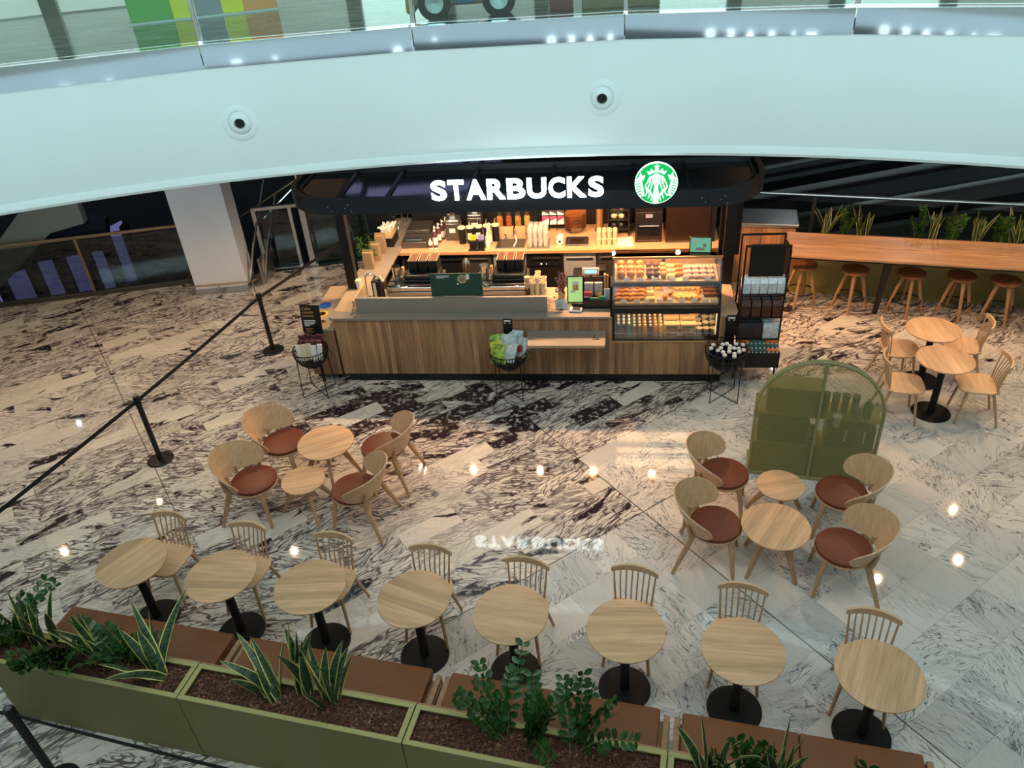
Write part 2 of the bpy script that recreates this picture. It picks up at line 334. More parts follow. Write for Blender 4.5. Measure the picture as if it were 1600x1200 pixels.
M = dict(
    marble=marble_mat(),
    oak=wood('pale_oak_boards', (.75, .46, .265), (.56, .33, .175), 'X', 1.0, .085, .16, .42),
    oak_plain=wood('pale_oak', (.58, .36, .195), (.45, .265, .135), 'Z', 1.6, 0, 0, .45),
    oak_ply=wood('oak_veneer', (.74, .48, .285), (.60, .375, .21), 'X', 1.5, 0, 0, .42),
    walnut=wood('walnut_slats', (.52, .29, .15), (.30, .155, .075), 'Z', .8, .062, .34, .5),
    bar_top=wood('cherry_boards', (.62, .36, .19), (.40, .20, .095), 'X', .8, .2, .22, .4),
    stool_seat=wood('stained_stool_seat', (.27, .12, .055), (.17, .072, .032), 'X', 1.5, .07, .2, .4),
    stool_leg=wood('stool_leg_oak', (.42, .25, .125), (.33, .19, .09), 'Z', 1.6, 0, 0, .45),
    bench_wood=wood('bench_frame_wood', (.40, .235, .125), (.30, .17, .085), 'X', 1.2, 0, 0, .5),
    laminate=mat('beige_laminate', (.42, .31, .215), .38, var=.05, vs=3),
    greylam=mat('taupe_laminate', (.27, .235, .20), .34, var=.05, vs=3),
    backtop=mat('sand_worktop', (.52, .36, .21), .35, var=.06, vs=20),
    black=mat('matt_black_metal', (.010, .010, .011), .42, spec=.4, var=.1),
    tbase=mat('table_base_black', (.010, .010, .011), .55, spec=.25),
    blackgloss=mat('gloss_black_panel', (.010, .011, .014), .10, spec=.5, var=.1),
    fascia=mat('canopy_fascia_black', (.012, .015, .021), .38, spec=.45),
    plinth=mat('dark_plinth', (.010, .012, .014), .4),
    steel=mat('brushed_steel', (.52, .52, .52), .28, metal=1, var=.08, vs=3),
    mirror=mat('polished_steel', (.70, .78, .82), .05, metal=1, var=.06, vs=.6),
    chrome=mat('chrome', (.75, .74, .72), .12, metal=1),
    dsteel=mat('dark_steel', (.16, .15, .145), .35, metal=.8, var=.1, vs=3),
    rust=mat('rust_leather', (.17, .038, .014), .42, var=.10, vs=6),
    tan=mat('tan_leather', (.20, .072, .025), .45, var=.07, vs=4),
    olive=mat('olive_paint', (.235, .198, .066), .5, var=.05, vs=2),
    olive_rim=mat('olive_rim_paint', (.40, .36, .145), .45),
    olive_in=mat('olive_shelf', (.23, .20, .07), .55, var=.05, vs=3),
    bark=mat('bark_chips', (.115, .048, .028), .9, var=.5, vs=40),
    bark2=mat('pale_bark_chips', (.25, .125, .075), .9, var=.3, vs=30),
    white=mat('white_plaster', (.78, .87, .87), .75, var=.015, vs=.7),
    colw=mat('column_paint', (.70, .74, .84), .7, var=.03, vs=1.5),
    leaf=mat('leaf_green', (.022, .072, .022), .35, var=.3, vs=30),
    leaf2=mat('dark_glossy_leaf', (.026, .078, .014), .22, var=.35, vs=25),
    margin=mat('leaf_margin', (.66, .62, .20), .45),
    stem=mat('plant_stem', (.12, .16, .05), .5),
    belt=mat('webbing', (.010, .010, .011), .8),
    clear=glass('clear_glass', (.97, .99, .98), .05), tint=glass('green_tinted_glass', (.82, .93, .90), .06),
    dglass=glass('smoked_glass', (.50, .56, .56), .02),
    glassware=mat('glassware', (.80, .80, .76), .08, alpha=.22), panelgrey=mat('grey_fridge_door', (.26, .30, .32), .35),
    paperw=mat('white_card', (.78, .78, .76), .6), kraft=mat('kraft_paper', (.50, .37, .23), .7, var=.1),
    cream=mat('cream_card', (.75, .64, .42), .55),
    dkgreen=mat('dark_green_card', (.012, .060, .045), .4), txt=mat('white_lettering', (.85, .85, .83), .5),
    copper=mat('copper_lettering', (.52, .27, .12), .45),
    beans=mat('coffee_beans', (.10, .034, .012), .5, var=.5, vs=120),
    plum=mat('plum_wrapper', (.12, .035, .045), .35, var=.3, vs=30),
    brownbag=mat('brown_coffee_bag', (.085, .030, .022), .3, var=.5, vs=25),
    darkbag=mat('charcoal_coffee_bag', (.030, .020, .025), .35, var=.5, vs=25),
    silverbag=mat('silver_coffee_bag', (.62, .68, .74), .25, metal=.15, var=.25, vs=25),
    orange=mat('orange_capsule_box', (.62, .16, .045), .45), teal=mat('teal_capsule_box', (.045, .13, .13), .45),
    blue=mat('blue_bin_ring', (.02, .12, .48), .4), yellow=mat('yellow_bin_ring', (.80, .56, .03), .4),
)
# ================================================================== the setting
fl = MB(); fl.prism([(-16, 10.95), (-8.51, 12.14), (-1.6, 12.98), (2.6, 12.75), (4.1, 12.1), (9.0, 10.25), (16, 7.6), (16, -8), (-16, -8)], -.35, 0)
struct('floor', fl, M['marble'], smooth=None)
CX, CY, RB = -1.197, -4.401, 13.02
def arc(r, a): return (CX + r * math.sin(a), CY + r * math.cos(a))
def ring(mb, prof, a0, a1, n):
    rows = []
    for k in range(n + 1):
        a = R(a0 + (a1 - a0) * k / n); rows.append([(*arc(r, a), z) for r, z in prof])
    mb.grid(rows); return mb
# the curved edge of the upper floor: soffit, rounded lip, plastered face, steel channel
b = MB(); ring(b, [(18.5, 3.07), (13.10, 3.07), (13.09, 3.02), (13.06, 2.995), (13.0, 3.0), (12.985, 3.03), (13.0, 3.08), (13.02, 3.10)], -62, 62, 120)
SEG = 9.35; S0 = -2.6
def chord(a): return 13.02 * math.cos(R(SEG / 2)) / math.cos(R((a - S0 + SEG / 2) % SEG - SEG / 2))
rows = []
for k in range(241):
    a = -62 + 124 * k / 240; rows.append([(*arc(13.02 + (chord(a) - 13.02) * u, R(a)), 3.10 + 1.10 * u) for u in (0, .3, .6, 1)])
b.grid(rows)
struct('wall_upper_floor_edge', b, M['white'])
b = MB()
for k in range(-6, 8):                                             # flat steel plates, one per glass bay
    a0, a1 = R(S0 + SEG * (k - .5) + .02), R(S0 + SEG * (k + .5) - .02)
    pts = [(13.05, 4.165), (13.008, 4.165), (13.008, 4.392), (13.10, 4.392)]
    b.grid([[(*arc(r, a), z) for r, z in pts] for a in (a0, a1)])
struct('trim_1', b, M['mirror'], smooth=None)
b = MB(); ring(b, [(13.05, 4.30), (19.5, 4.30)], -62, 62, 60)
def floor2_mat():
    m, t, bs, N, L = nt('upper_marble')
    tc = N('TexCoord'); mp = N('Mapping'); L(tc.outputs['Object'], mp.inputs[0]); mp.inputs['Rotation'].default_value = (0, 0, R(12)); mp.inputs['Scale'].default_value = (.6, 3.2, 1)
    n = N('TexNoise'); n.inputs['Scale'].default_value = 2.6; n.inputs['Detail'].default_value = 6; n.inputs['Distortion'].default_value = .8; L(mp.outputs[0], n.inputs['Vector'])
    rp = N('ValToRGB'); e = rp.color_ramp.elements; e[0].position = .36; e[0].color = (.13, .115, .10, 1); e[1].position = .62; e[1].color = (.46, .43, .39, 1); L(n.outputs[0], rp.inputs[0])
    L(rp.outputs[0], bs.inputs['Base Color']); bs.inputs['Roughness'].default_value = .10; bs.inputs['Specular IOR Level'].default_value = .9
    return m
struct('floor_upper', b, floor2_mat())
# glass balustrade of the upper floor: one thing per bay
proto = None
for k in range(-3, 5):
    a0, a1 = S0 + SEG * (k - .5), S0 + SEG * (k + .5)
    am = R((a0 + a1) / 2); cx, cy = arc(13.07, am); w = 2 * 13.07 * math.sin(R(SEG / 2)) - .03
    nm = {-3: 'furthest left', -2: 'left corner', -1: 'left', 0: 'centre left', 1: 'centre right', 2: 'right', 3: 'right corner', 4: 'furthest right'}[k]
    t = thing('glass_balustrade', 'clear glass balustrade panel on the upper floor edge, %s bay' % nm, 'glass railing', (cx, cy, 4.392), -am, 'glass balustrade bays of the upper floor')
    P('glass_pane', MB().box((0, 0, .55), (w, .014, 1.08)), M['tint'], t, smooth=None)
    P('handrail', MB().tube([(-w / 2, -.02, 1.14), (w / 2, -.02, 1.14)], .022, 10), M['chrome'], t)
    pb = MB().box((-w / 2 - .012, .02, .56), (.045, .06, 1.14)); P('post', pb, M['chrome'], t, bevel=.004)
# round air nozzles on the plastered face
for nm, a, s in (('left', -6.35, 1), ('right', 10.45, 1)):
    aa = R(a); x, y = arc(13.02, aa)
    t = thing('air_nozzle', 'round white ceiling-jet air nozzle with dark throat on the curved white wall, %s one' % nm, 'air vent', (x, y, 3.605), -aa, 'air nozzles on the curved wall')
    def face(prof, n=40):
        q = MB(); q.T = Matrix.Rotation(R(90), 4, 'X'); q.lathe(prof, (0, 0, 0), n, cap=False); return q
    P('rim', face([(.185, -.004), (.185, .012), (.172, .02), (.13, .022), (.118, .01)]), M['white'], t)
    P('eyeball', face([(.118, .004), (.112, .028), (.09, .05), (.06, .062), (.052, .05), (.05, .01)]), M['white'], t)
    P('throat', face([(.0, .02), (.051, .02), (.051, .045)]), M['black'], t)
# opposite side slab that the picture is taken from, and the walls beyond
b = MB().b2((-16, -8, 3.1), (16, .35, 4.25)); struct('wall_near_floor_edge', b, M['white'], smooth=None)
b = MB().b2((-17, -8.3, -.3), (17, -8, 14)); struct('wall_back', b, mat('shop_wall', (.42, .43, .44), .7), smooth=None)
b = MB(); ring(b, [(19.5, 4.3), (19.5, 12)], -62, 62, 40); struct('wall_upper_shops', b, mat('upper_shopfront', (.60, .66, .66), .5, var=.2, vs=.8))
b = MB().b2((-17, -8, 13.3), (17, 19, 13.5)); struct('ceiling', b, M['white'], smooth=None)
b = MB(); ring(b, [(14.4, 8.6), (19.5, 8.6)], -62, 62, 40); ring(b, [(14.4, 8.6), (14.4, 9.8)], -62, 62, 40); struct('ceiling_upper', b, M['white'])
# dark back of the ground floor and the pit of the escalators
b = MB().b2((-17, 18.5, -7), (17, 18.8, 4.3)); struct('wall_far', b, mat('dark_rear_wall', (.05, .06, .06), .6, var=.2, vs=.5), smooth=None)
b = MB().b2((-16, 7.5, -5.3), (16, 18.5, -5)); struct('floor_lower', b, mat('lower_floor', (.05, .05, .06), .35), smooth=None)
# slab edge trims
b = MB()
def edge(mb, p, q, w, z0, z1):
    d = Vector((q[0] - p[0], q[1] - p[1], 0)); mb.box(((p[0] + q[0]) / 2, (p[1] + q[1]) / 2, (z0 + z1) / 2), (d.length, w, z1 - z0), math.atan2(d.y, d.x)); return mb
edge(b, (-16, 10.97), (-8.51, 12.16), .12, -.30, .035); edge(b, (-8.51, 12.16), (-5.2, 12.56), .12, -.30, .035)
struct('trim_2', b, mat('bronze_edge', (.10, .085, .055), .35, metal=.6), smooth=None)

# square white column with its low bumper rail
t = thing('column', 'square white painted column standing on the marble behind the rope barrier', 'column', (-4.70, 12.26, 0), R(1.5))
P('shaft', MB().box((0, 0, 1.6), (.86, .50, 3.2)), M['colw'], t, smooth=None, bevel=.004)
P('skirting', MB().box((0, 0, .05), (.875, .515, .10)), M['steel'], t, smooth=None)
t = thing('bumper_rail', 'low brass bumper rail around the foot of the white column', 'rail', (-4.70, 12.26, 0), R(1.5))
P('rail', MB().tube([(-.58, .2, .22), (-.60, -.30, .22), (-.52, -.38, .22), (.52, -.38, .22), (.60, -.30, .22), (.62, .1, .22)], .018, 8), mat('brass', (.45, .27, .15), .3, metal=1), t)
for x, y in ((-.55, -.34), (0, -.38), (.55, -.34)): P('post', MB().cyl((x, y, 0), .010, .22, 8), M['steel'], t)

# left glass railing along the pit
t = thing('glass_railing', 'smoked glass railing with bronze handrail along the pit left of the column', 'railing', (-8.45, 12.17, 0), math.atan2(.40, 3.3))
BR = mat('bronze_rail', (.34, .235, .15), .35, metal=.8)
for x0, x1 in ((-7.5, -3.0), (-2.95, -.02), (.02 + 0, 1.48), (1.52, 3.30)):
    P('glass_pane', MB().box(((x0 + x1) / 2, 0, .53), (x1 - x0, .012, .9)), M['dglass'], t, smooth=None)
P('handrail', MB().box((-1.2, 0, 1.03), (9.4, .05, .05)), BR, t, bevel=.008)
for x in (-3.0, 1.50, 3.32): P('post', MB().box((x, 0, .5), (.05, .05, 1.02)), BR, t, bevel=.006)
P('bottom_rail', MB().box((-1.2, 0, .04), (9.4, .05, .06)), M['dsteel'], t)

# lit lavender windows of the floor below, seen between dark piers
LAV = mat('lavender_lit_glass', (.10, .10, .2), .3, emit=(.36, .34, .80), es=.30)
b = MB()
for x0, x1, z0, z1 in ((-10.6, -10.25, -2.1, -.72), (-10.15, -9.55, -2.3, -.62), (-9.4, -8.95, -2.3, -.25), (-8.8, -8.35, -2.2, -.02), (-8.25, -7.9, -1.9, .10), (-7.75, -7.45, -1.4, .22)):
    b.xz([(x0, z0), (x1, z0 + .1), (x1, z1 + .06), (x0, z1 - .06)], 15.05, 15.08)
struct('window_1', b, LAV, smooth=None)
b = MB()
for x in (-10.2, -9.48, -8.88, -8.3, -7.83, -7.35): b.xz([(x - .06, -3), (x + .06, -3), (x + .06, .25), (x - .06, .25)], 14.8, 15.0)
b.xz([(-11.5, -2.6), (-11.5, -3.2), (-6.5, -.9), (-6.5, -.45)], 14.4, 14.6)
struct('trim_3', b, mat('dark_pier', (.012, .013, .014), .5), smooth=None)
# pale raking underside of the escalator hall wall
b = MB(); b.xz([(-9.8, -.2), (-8.05, 1.32), (-7.05, 1.42), (-7.06, 1.03), (-7.7, .90), (-10.4, -1.1), (-11.5, -1.9), (-11.5, -.8)], 13.0, 13.15)
struct('wall_raking', b, mat('pale_plaster', (.36, .37, .33), .7), smooth=None)
b = MB(); b.xz([(-7.7, .9), (-7.06, 1.03), (-6.8, 1.0), (-6.95, .45), (-8.4, .3)], 13.2, 13.4); struct('wall_navy', b, mat('navy_panel', (.02, .025, .05), .4), smooth=None)
t = thing('escalator_pulley', 'yellow and black round drum down in the pit behind the railing', 'machine', (-7.55, 14.9, -1.25), 0)
q = MB(); q.T = Matrix.Rotation(R(90), 4, 'X'); q.lathe([(.0, 0), (.30, 0), (.30, .25), (0, .25)], (0, 0, 0), 28, cap=False); P('drum', q, M['black'], t)
q = MB(); q.T = Matrix.Rotation(R(90), 4, 'X'); q.tube([(.31 * math.cos(R(a)), .31 * math.sin(R(a)), .2) for a in range(60, 225, 8)], .035, 8); P('rim', q, mat('yellow_paint', (.7, .42, .03), .5), t)

# lift door of glass in a steel frame
t = thing('glass_lift_door', 'steel framed glass lift door standing right of the white column', 'door', (-4.12, 12.82, 0), R(4))
for x, w in ((0, .07), (.60, .06), (.80, .10)): P('frame_post', MB().box((x, 0, .56), (w, .08, 1.12)), M['steel'], t, bevel=.004)
P('top_rail', MB().box((.40, 0, 1.11), (.86, .07, .055)), M['steel'], t, bevel=.004)
P('glass_pane', MB().box((.30, 0, .56), (.55, .012, 1.02)), M['dglass'], t, smooth=None)
P('threshold', MB().box((.42, -.02, .02), (.95, .12, .04)), M['steel'], t)
t = thing('stair_handrail', 'pair of slanting chrome handrails between the white column and the lift door', 'handrail', (-4.1, 12.45, 0), 0)
P('rail', MB().tube([(-.12, -.35, .15), (-.02, -.1, .62), (.05, 1.1, 1.35)], .02, 8), M['chrome'], t)
P('rail', MB().tube([(.10, -.2, .15), (.16, .0, .52), (.22, 1.0, 1.1)], .016, 8), M['chrome'], t)
P('kick_panel', MB().box((.10, -.05, .25), (.03, .42, .45), R(-14)), M['steel'], t)
t = thing('upper_handrail', 'bronze stair rail climbing behind the column towards the kiosk roof', 'handrail', (-4.2, 14.0, 0), 0)
P('rail', MB().tube([(-.55, 0, .55), (1.9, .6, 1.75)], .025, 8), BR, t)
P('rail', MB().tube([(.05, -.6, .72), (.62, -.4, 1.15), (.72, -.4, 1.1)], .022, 8), M['chrome'], t)
# tall glass screens behind the kiosk on the left
t = thing('glass_screen', 'tall green tinted glass screen behind the left end of the kiosk', 'glass screen', (-3.3, 12.9, 0), R(5))
for x0, x1 in ((0, 1.0), (1.02, 2.1)): P('glass_pane', MB().box(((x0 + x1) / 2, 0, 1.5), (x1 - x0, .015, 3)), M['dglass'], t, smooth=None)
P('edge_strip', MB().box((.0, -.02, 1.5), (.03, .03, 3)), M['chrome'], t)

b = MB().b2((-3.35, 13.25, -.3), (1.5, 13.35, 3.05)); struct('wall_lift_lobby', b, mat('dark_teal_lobby_wall', (.15, .20, .20), .35, var=.2, vs=.6), smooth=None)
# ribbed lavender light panels and a brown panel in the ceiling behind the kiosk (unseen, placed for its roof to mirror)
b = MB()
for x0, x1, y0, y1 in ((-2.05, -1.85, 10.45, 10.78), (-1.75, -.25, 10.22, 10.55), (-1.4, -1.0, 11.3, 11.6), (-.85, -.45, 11.25, 11.6), (-.35, .1, 11.35, 11.7)):
    n_ = max(2, int((x1 - x0) / .05))
    for k in range(n_): b.b2((x0 + (x1 - x0) * k / n_, y0, 3.055), (x0 + (x1 - x0) * (k + .72) / n_, y1, 3.068))
struct('trim_5', b, mat('lavender_ceiling_light', (.2, .2, .3), .5, emit=(.42, .44, .80), es=1.3), smooth=None)
b = MB().b2((-4.2, 10.2, 3.058), (-2.15, 11.5, 3.068)); struct('trim_6', b, mat('brown_soffit_glow', (.16, .11, .08), .5, emit=(.40, .27, .18), es=.32), smooth=None)  # the glow stands in for lamp light on the brown soffit

# escalators climbing behind the bar
DKG = mat('escalator_cladding', (.085, .105, .105), .4, var=.15, vs=1); DKL = mat('escalator_deck', (.26, .32, .32), .3); RUB = mat('black_handrail', (.006, .006, .007), .35)
def escalator(x, y, z, lab):
    t = thing('escalator', lab, 'escalator', (x, y, z), R(-3))
    L_, s = 7.5, math.tan(R(7.5))
    def strip(x0, x1, z0, z1, y0, y1, m, nm):
        P(nm, MB().xz([(x0, z0 + x0 * s), (x1, z0 + x1 * s), (x1, z1 + x1 * s), (x0, z1 + x0 * s)], y0, y1), m, t, smooth=None)
    strip(-2.2, L_, -.42, -.12, 0, 1.3, DKG, 'truss'); strip(-2.2, L_, -.12, -.085, -.03, .16, DKL, 'side_deck')
    strip(-2.2, L_, -.085, .25, .07, .085, M['dglass'], 'balustrade'); strip(-2.2, L_, .25, .30, .04, .12, RUB, 'moving_handrail')
    strip(-2.2, L_, -.12, -.09, 1.15, 1.33, DKL, 'side_deck'); strip(-2.2, L_, .25, .30, 1.2, 1.28, RUB, 'moving_handrail')
    strip(-2.2, L_, -.20, -.16, .16, 1.15, mat('step_metal', (.06, .07, .07), .4, metal=.6), 'steps')
    return t
escalator(6.0, 13.6, .05, 'dark escalator climbing to the right directly behind the bar plants')
escalator(5.4, 15.6, .22, 'second dark escalator further back behind the one next to the bar')
b = MB(); b.xz([(4.0, -3), (12, -3), (12, .05), (9.3, -.14), (6.8, -.36), (4.0, -.72)], 13.3, 13.5); struct('wall_escalator_skirt', b, mat('grey_skirt', (.12, .13, .13), .6), smooth=None)
t = thing('fire_sign', 'small red fire sign on the dark wall above the escalators', 'sign', (7.32, 15.2, .36), 0)
P('plate', MB().box((0, 0, 0), (.13, .02, .13)), mat('dull_red', (.18, .03, .03), .5), t); P('pictogram', MB().box((-.02, -.012, .01), (.02, .005, .07)).box((.03, -.012, 0), (.015, .005, .09)), M['txt'], t)
# guard rail behind the bar
t = thing('guard_rail', 'glass guard rail with a steel handrail behind the bar counter', 'railing', (4.10, 12.06, 0), math.atan2(-1.04, 2.83))
P('handrail', MB().tube([(-.6, 0, 1.02), (5.5, 0, 1.02)], .024, 10), M['steel'], t)
for x in (.95, 2.95, 4.95): P('post', MB().box((x, 0, .5), (.05, .03, 1.0)), M['dsteel'], t)
for x0, x1 in ((-.6, .92), (.98, 2.92), (2.98, 4.92)): P('glass_pane', MB().box(((x0 + x1) / 2, 0, .48), (x1 - x0, .012, .86)), M['dglass'], t, smooth=None)

# what stands on the upper floor, seen through the balustrade
def up(x, y): return (x, y, 4.30)
t = thing('toy_car', 'orange and yellow ride-on toy car parked on the upper floor', 'toy car', up(-.18, 9.36), R(-3))
OR = mat('orange_toy_paint', (.55, .26, .12), .35); YE = mat('yellow_toy_paint', (.62, .48, .06), .35); RUBB = mat('rubber_tyre', (.03, .03, .035), .7)
P('body', MB().b2((-.58, .02, .14), (.58, .52, .42)).b2((-.35, .05, .42), (.30, .49, .66)), OR, t, bevel=.06, seg=4)
P('bumper', MB().b2((-.66, .05, .08), (-.56, .5, .26)), YE, t, bevel=.03, seg=3)
P('door_panel', MB().b2((-.14, .0, .16), (.12, .03, .30)), mat('blue_door_panel', (.10, .16, .30), .4), t, bevel=.01)
for x in (-.34, .36):
    for y in (.05, .50):
        q = MB(); q.T = Matrix.Translation((x, y, .18)) @ Matrix.Rotation(R(90), 4, 'X'); q.lathe([(.10, -.04), (.18, -.04), (.18, .04), (.10, .04)], (0, 0, 0), 28, cap=False)
        w = P('wheel', q, RUBB, t); q = MB(); q.T = Matrix.Translation((x, y, .18)) @ Matrix.Rotation(R(90), 4, 'X'); q.lathe([(.0, -.03), (.11, -.035), (.11, .035), (0, .03)], (0, 0, 0), 20, cap=False); P('hubcap', q, M['steel'], w)
one('wooden_kiosk_block', MB().b2((-.42, 0, 0), (.42, .8, .9)), mat('plywood', (.42, .29, .17), .6, var=.1), 'plain brown wooden block on the upper floor behind the railing', 'display block', up(1.50, 9.35), R(-8), bevel=.01)
one('red_display', MB().b2((-.13, 0, 0), (.13, .5, 1.0)), mat('dark_red', (.33, .06, .07), .5), 'narrow dark red display box beside the brown wooden block on the upper floor', 'display box', up(.86, 9.42), R(-6), bevel=.01)
t = thing('play_stand', 'green, yellow and orange play stand on the upper floor', 'display stand', up(-3.55, 11.1), R(14))
for i, (x, w, h, c) in enumerate(((-.62, .5, 1.3, (.10, .33, .07)), (-.25, .22, 1.2, (.55, .60, .04)), (0.05, .38, 1.4, (.22, .25, .28)), (.38, .26, 1.2, (.60, .62, .04)), (.72, .42, 1.3, (.60, .27, .08)))):
    P('panel', MB().b2((x - w / 2, 0, .02), (x + w / 2, .2, h)), mat('play_panel_%d' % i, c, .5, emit=c, es=.35), t, bevel=.01)
P('base', MB().b2((-.9, -.05, 0), (.95, .3, .02)), M['white'], t)
# lit shopfronts of the upper floor (they glow on its polished floor) and pilasters between them
b = MB(); c = MB(); d = MB()
for k in range(-10, 11):
    a0, a1 = R(k * 4.6 - 2.0), R(k * 4.6 + 1.9); q = d if k % 5 in (0, 3) else b
    q.grid([[(*arc(17.6, a0), 4.32), (*arc(17.6, a1), 4.32)], [(*arc(17.6, a0), 6.6), (*arc(17.6, a1), 6.6)]])
    a0, a1 = R(k * 4.6 + 1.9), R(k * 4.6 + 2.6)
    c.grid([[(*arc(17.4, a0), 4.3), (*arc(17.4, a1), 4.3)], [(*arc(17.4, a0), 7.6), (*arc(17.4, a1), 7.6)]])
struct('window_2', b, mat('lit_shop_window', (.2, .2, .2), .3, emit=(.66, .74, .68), es=.75, var=.3, vs=1.2), smooth=None)
struct('window_3', d, mat('bright_shop_window', (.2, .2, .2), .3, emit=(.80, 1.0, .96), es=2.0), smooth=None)
struct('trim_4', c, mat('bronze_pilaster', (.16, .12, .09), .5), smooth=None)

# shop sign on the ground floor under the viewer, mirrored in the steel channel opposite
def text(s, size, m, parent, loc, rot=(R(90), 0, 0), ext=.01, off=0.0, name='lettering', align='LEFT'):
    cu = bpy.data.curves.new('txt', 'FONT'); cu.body = s; cu.size = size; cu.extrude = ext; cu.offset = off; cu.align_x = align; cu.resolution_u = 4
    tmp = bpy.data.objects.new('txt', cu); me = bpy.data.meshes.new_from_object(tmp); bpy.data.objects.remove(tmp)
    me.name = name; me.materials.clear(); me.materials.append(m); o = bpy.data.objects.new(name, me); COL.objects.link(o)
    o.location = loc; o.rotation_euler = rot
    if parent: o.parent = parent
    return o

for x, y, z, pw, r_ in ((7.2, 12.6, 3.0, 55, 0), (9.6, 13.2, 3.0, 55, 0), (5.2, 13.0, 3.0, 30, 0), (-8.6, 12.9, 3.0, 22, 0), (-2.2, 12.4, 3.0, 14, 0)):
    spot('pit_fill', (x, y, z), pw, (.86, .97, 1.0), 150, .8, rad=.03)  # unseen cool fill lights, added to brighten the dark escalators and pit
# ================================================================== the coffee kiosk
def kt(name, label, cat, a, b, z=0, group=None, rz=0): return thing(name, label, cat, kp(a, b, z), KR + rz, group)
def ko(name, mb, m, label, cat, a, b, z, group=None, rz=0, **k): return one(name, mb, m, label, cat, kp(a, b, z), KR + rz, group, **k)
B = lambda *q: MB().b2(*q)
CT, BT = .985, .95                                                  # worktop heights, front and back
t = kt('kiosk_counter', 'long walnut-slatted coffee kiosk counter with a taupe worktop and dark plinth', 'counter', 0, 0)
P('plinth', B((.05, .03, 0), (4.93, .9, .125)), M['plinth'], t, smooth=None)
P('front_panel', B((0, 0, .125), (3.56, .04, .945)).b2((3.56, 0, .125), (4.93, .04, .60)).b2((4.86, .0, .60), (4.93, .04, .95)), M['walnut'], t, smooth=None)
P('side_panel', B((0, .04, .125), (.04, 3.3, .945)), M['walnut'], t, smooth=None); P('side_panel', B((4.89, .04, .125), (4.93, 1.0, .95)), M['walnut'], t, smooth=None)
q = MB(); q.prism([(-.07, .04), (-.05, -.01), (.0, -.03), (3.54, -.03), (3.54, .78), (.42, .78), (.42, 3.3), (-.04, 3.3), (-.04, .16)], CT - .035, CT); P('worktop', q, M['greylam'], t, smooth=None, bevel=.006)
q = MB(); q.prism([(2.78, .16), (3.53, .16), (3.53, .775), (2.50, .775), (2.50, .30), (2.78, .30)], CT, CT + .003); P('worktop_inlay', q, M['laminate'], t, smooth=None); q = MB().prism([(-.02, .16), (.24, .12), (.24, 1.15), (-.03, 1.15)], CT, CT + .003); P('worktop_inlay', q, M['laminate'], t, smooth=None)
P('upstand', B((.30, .10, CT), (2.76, .145, 1.20)), M['greylam'], t, bevel=.004)
P('splash_glass', B((2.77, .10, CT), (2.95, .112, 1.17)), M['clear'], t, smooth=None)
P('wooden_divider', B((.24, .15, CT), (.275, .75, 1.14)).b2((.24, .12, CT), (.36, .15, 1.05)), M['backtop'], t, bevel=.004)
P('inner_shelf', B((.45, .16, .90), (2.5, .8, .93)), M['backtop'], t, smooth=None)
P('inner_cabinet', B((.45, .7, .0), (3.5, .76, .90)), M['dsteel'], t, smooth=None)
t2 = kt('folding_shelf', 'low taupe shelf with a wheelchair symbol on the walnut counter front', 'shelf', 2.50, 0, .775)
q = MB(); q.prism([(0, 0), (.03, -.34), (.06, -.36), (.95, -.36), (.98, -.33), (.98, 0)][::-1], -.02, .0); P('board', q, M['greylam'], t2, smooth=None, bevel=.004)
P('edge_band', B((.03, -.364, -.035), (.97, -.345, -.004)), M['laminate'], t2)
for x in (.2, .8): P('bracket', B((x, -.2, -.14), (x + .02, .0, -.02)), M['black'], t2)
q = MB(); q.tube([(.86 + .032 * math.cos(R(a)), -.20 + .028 * math.sin(R(a)), .003) for a in range(110, 400, 20)], .005, 6).tube([(.85, -.14, .003), (.855, -.185, .003), (.885, -.19, .003), (.905, -.225, .003)], .006, 6).ball((.848, -.125, .003), .009, 8, .4)
P('wheelchair_symbol', q, M['black'], t2)

# waste station at the left end
t = kt('waste_station', 'laminate waste station with blue and yellow ringed openings at the left end of the counter', 'waste bin unit', -.44, .02)
P('cabinet', B((.01, 0, .10), (.40, 1.18, .78)), M['walnut'], t, smooth=None); P('top', B((0, -.015, .78), (.42, 1.22, .81)), M['laminate'], t, bevel=.005)
P('leg', B((.02, .10, 0), (.06, .14, .10)), M['black'], t); P('leg', B((.29, .10, 0), (.33, .14, .10)), M['black'], t)
for y, m_, nn in ((.63, 'blue', 'blue'), (.39, 'yellow', 'yellow'), (.18, 'dsteel', None)):
    rr = .085 if nn else .045; x = .11 if nn == 'blue' else .13 if nn else .20
    P('opening_ring', MB().lathe([(rr, 0), (rr, .006), (rr * .72, .008), (rr * .70, .0)], (x, y, .81), 30, cap=False), M[m_], t, label='%s ring' % nn if nn else None)
    P('opening', MB().cyl((x, y, .809), rr * .72, .002, 24), M['blue' if nn == 'blue' else 'black'] if nn else M['rust'], t)

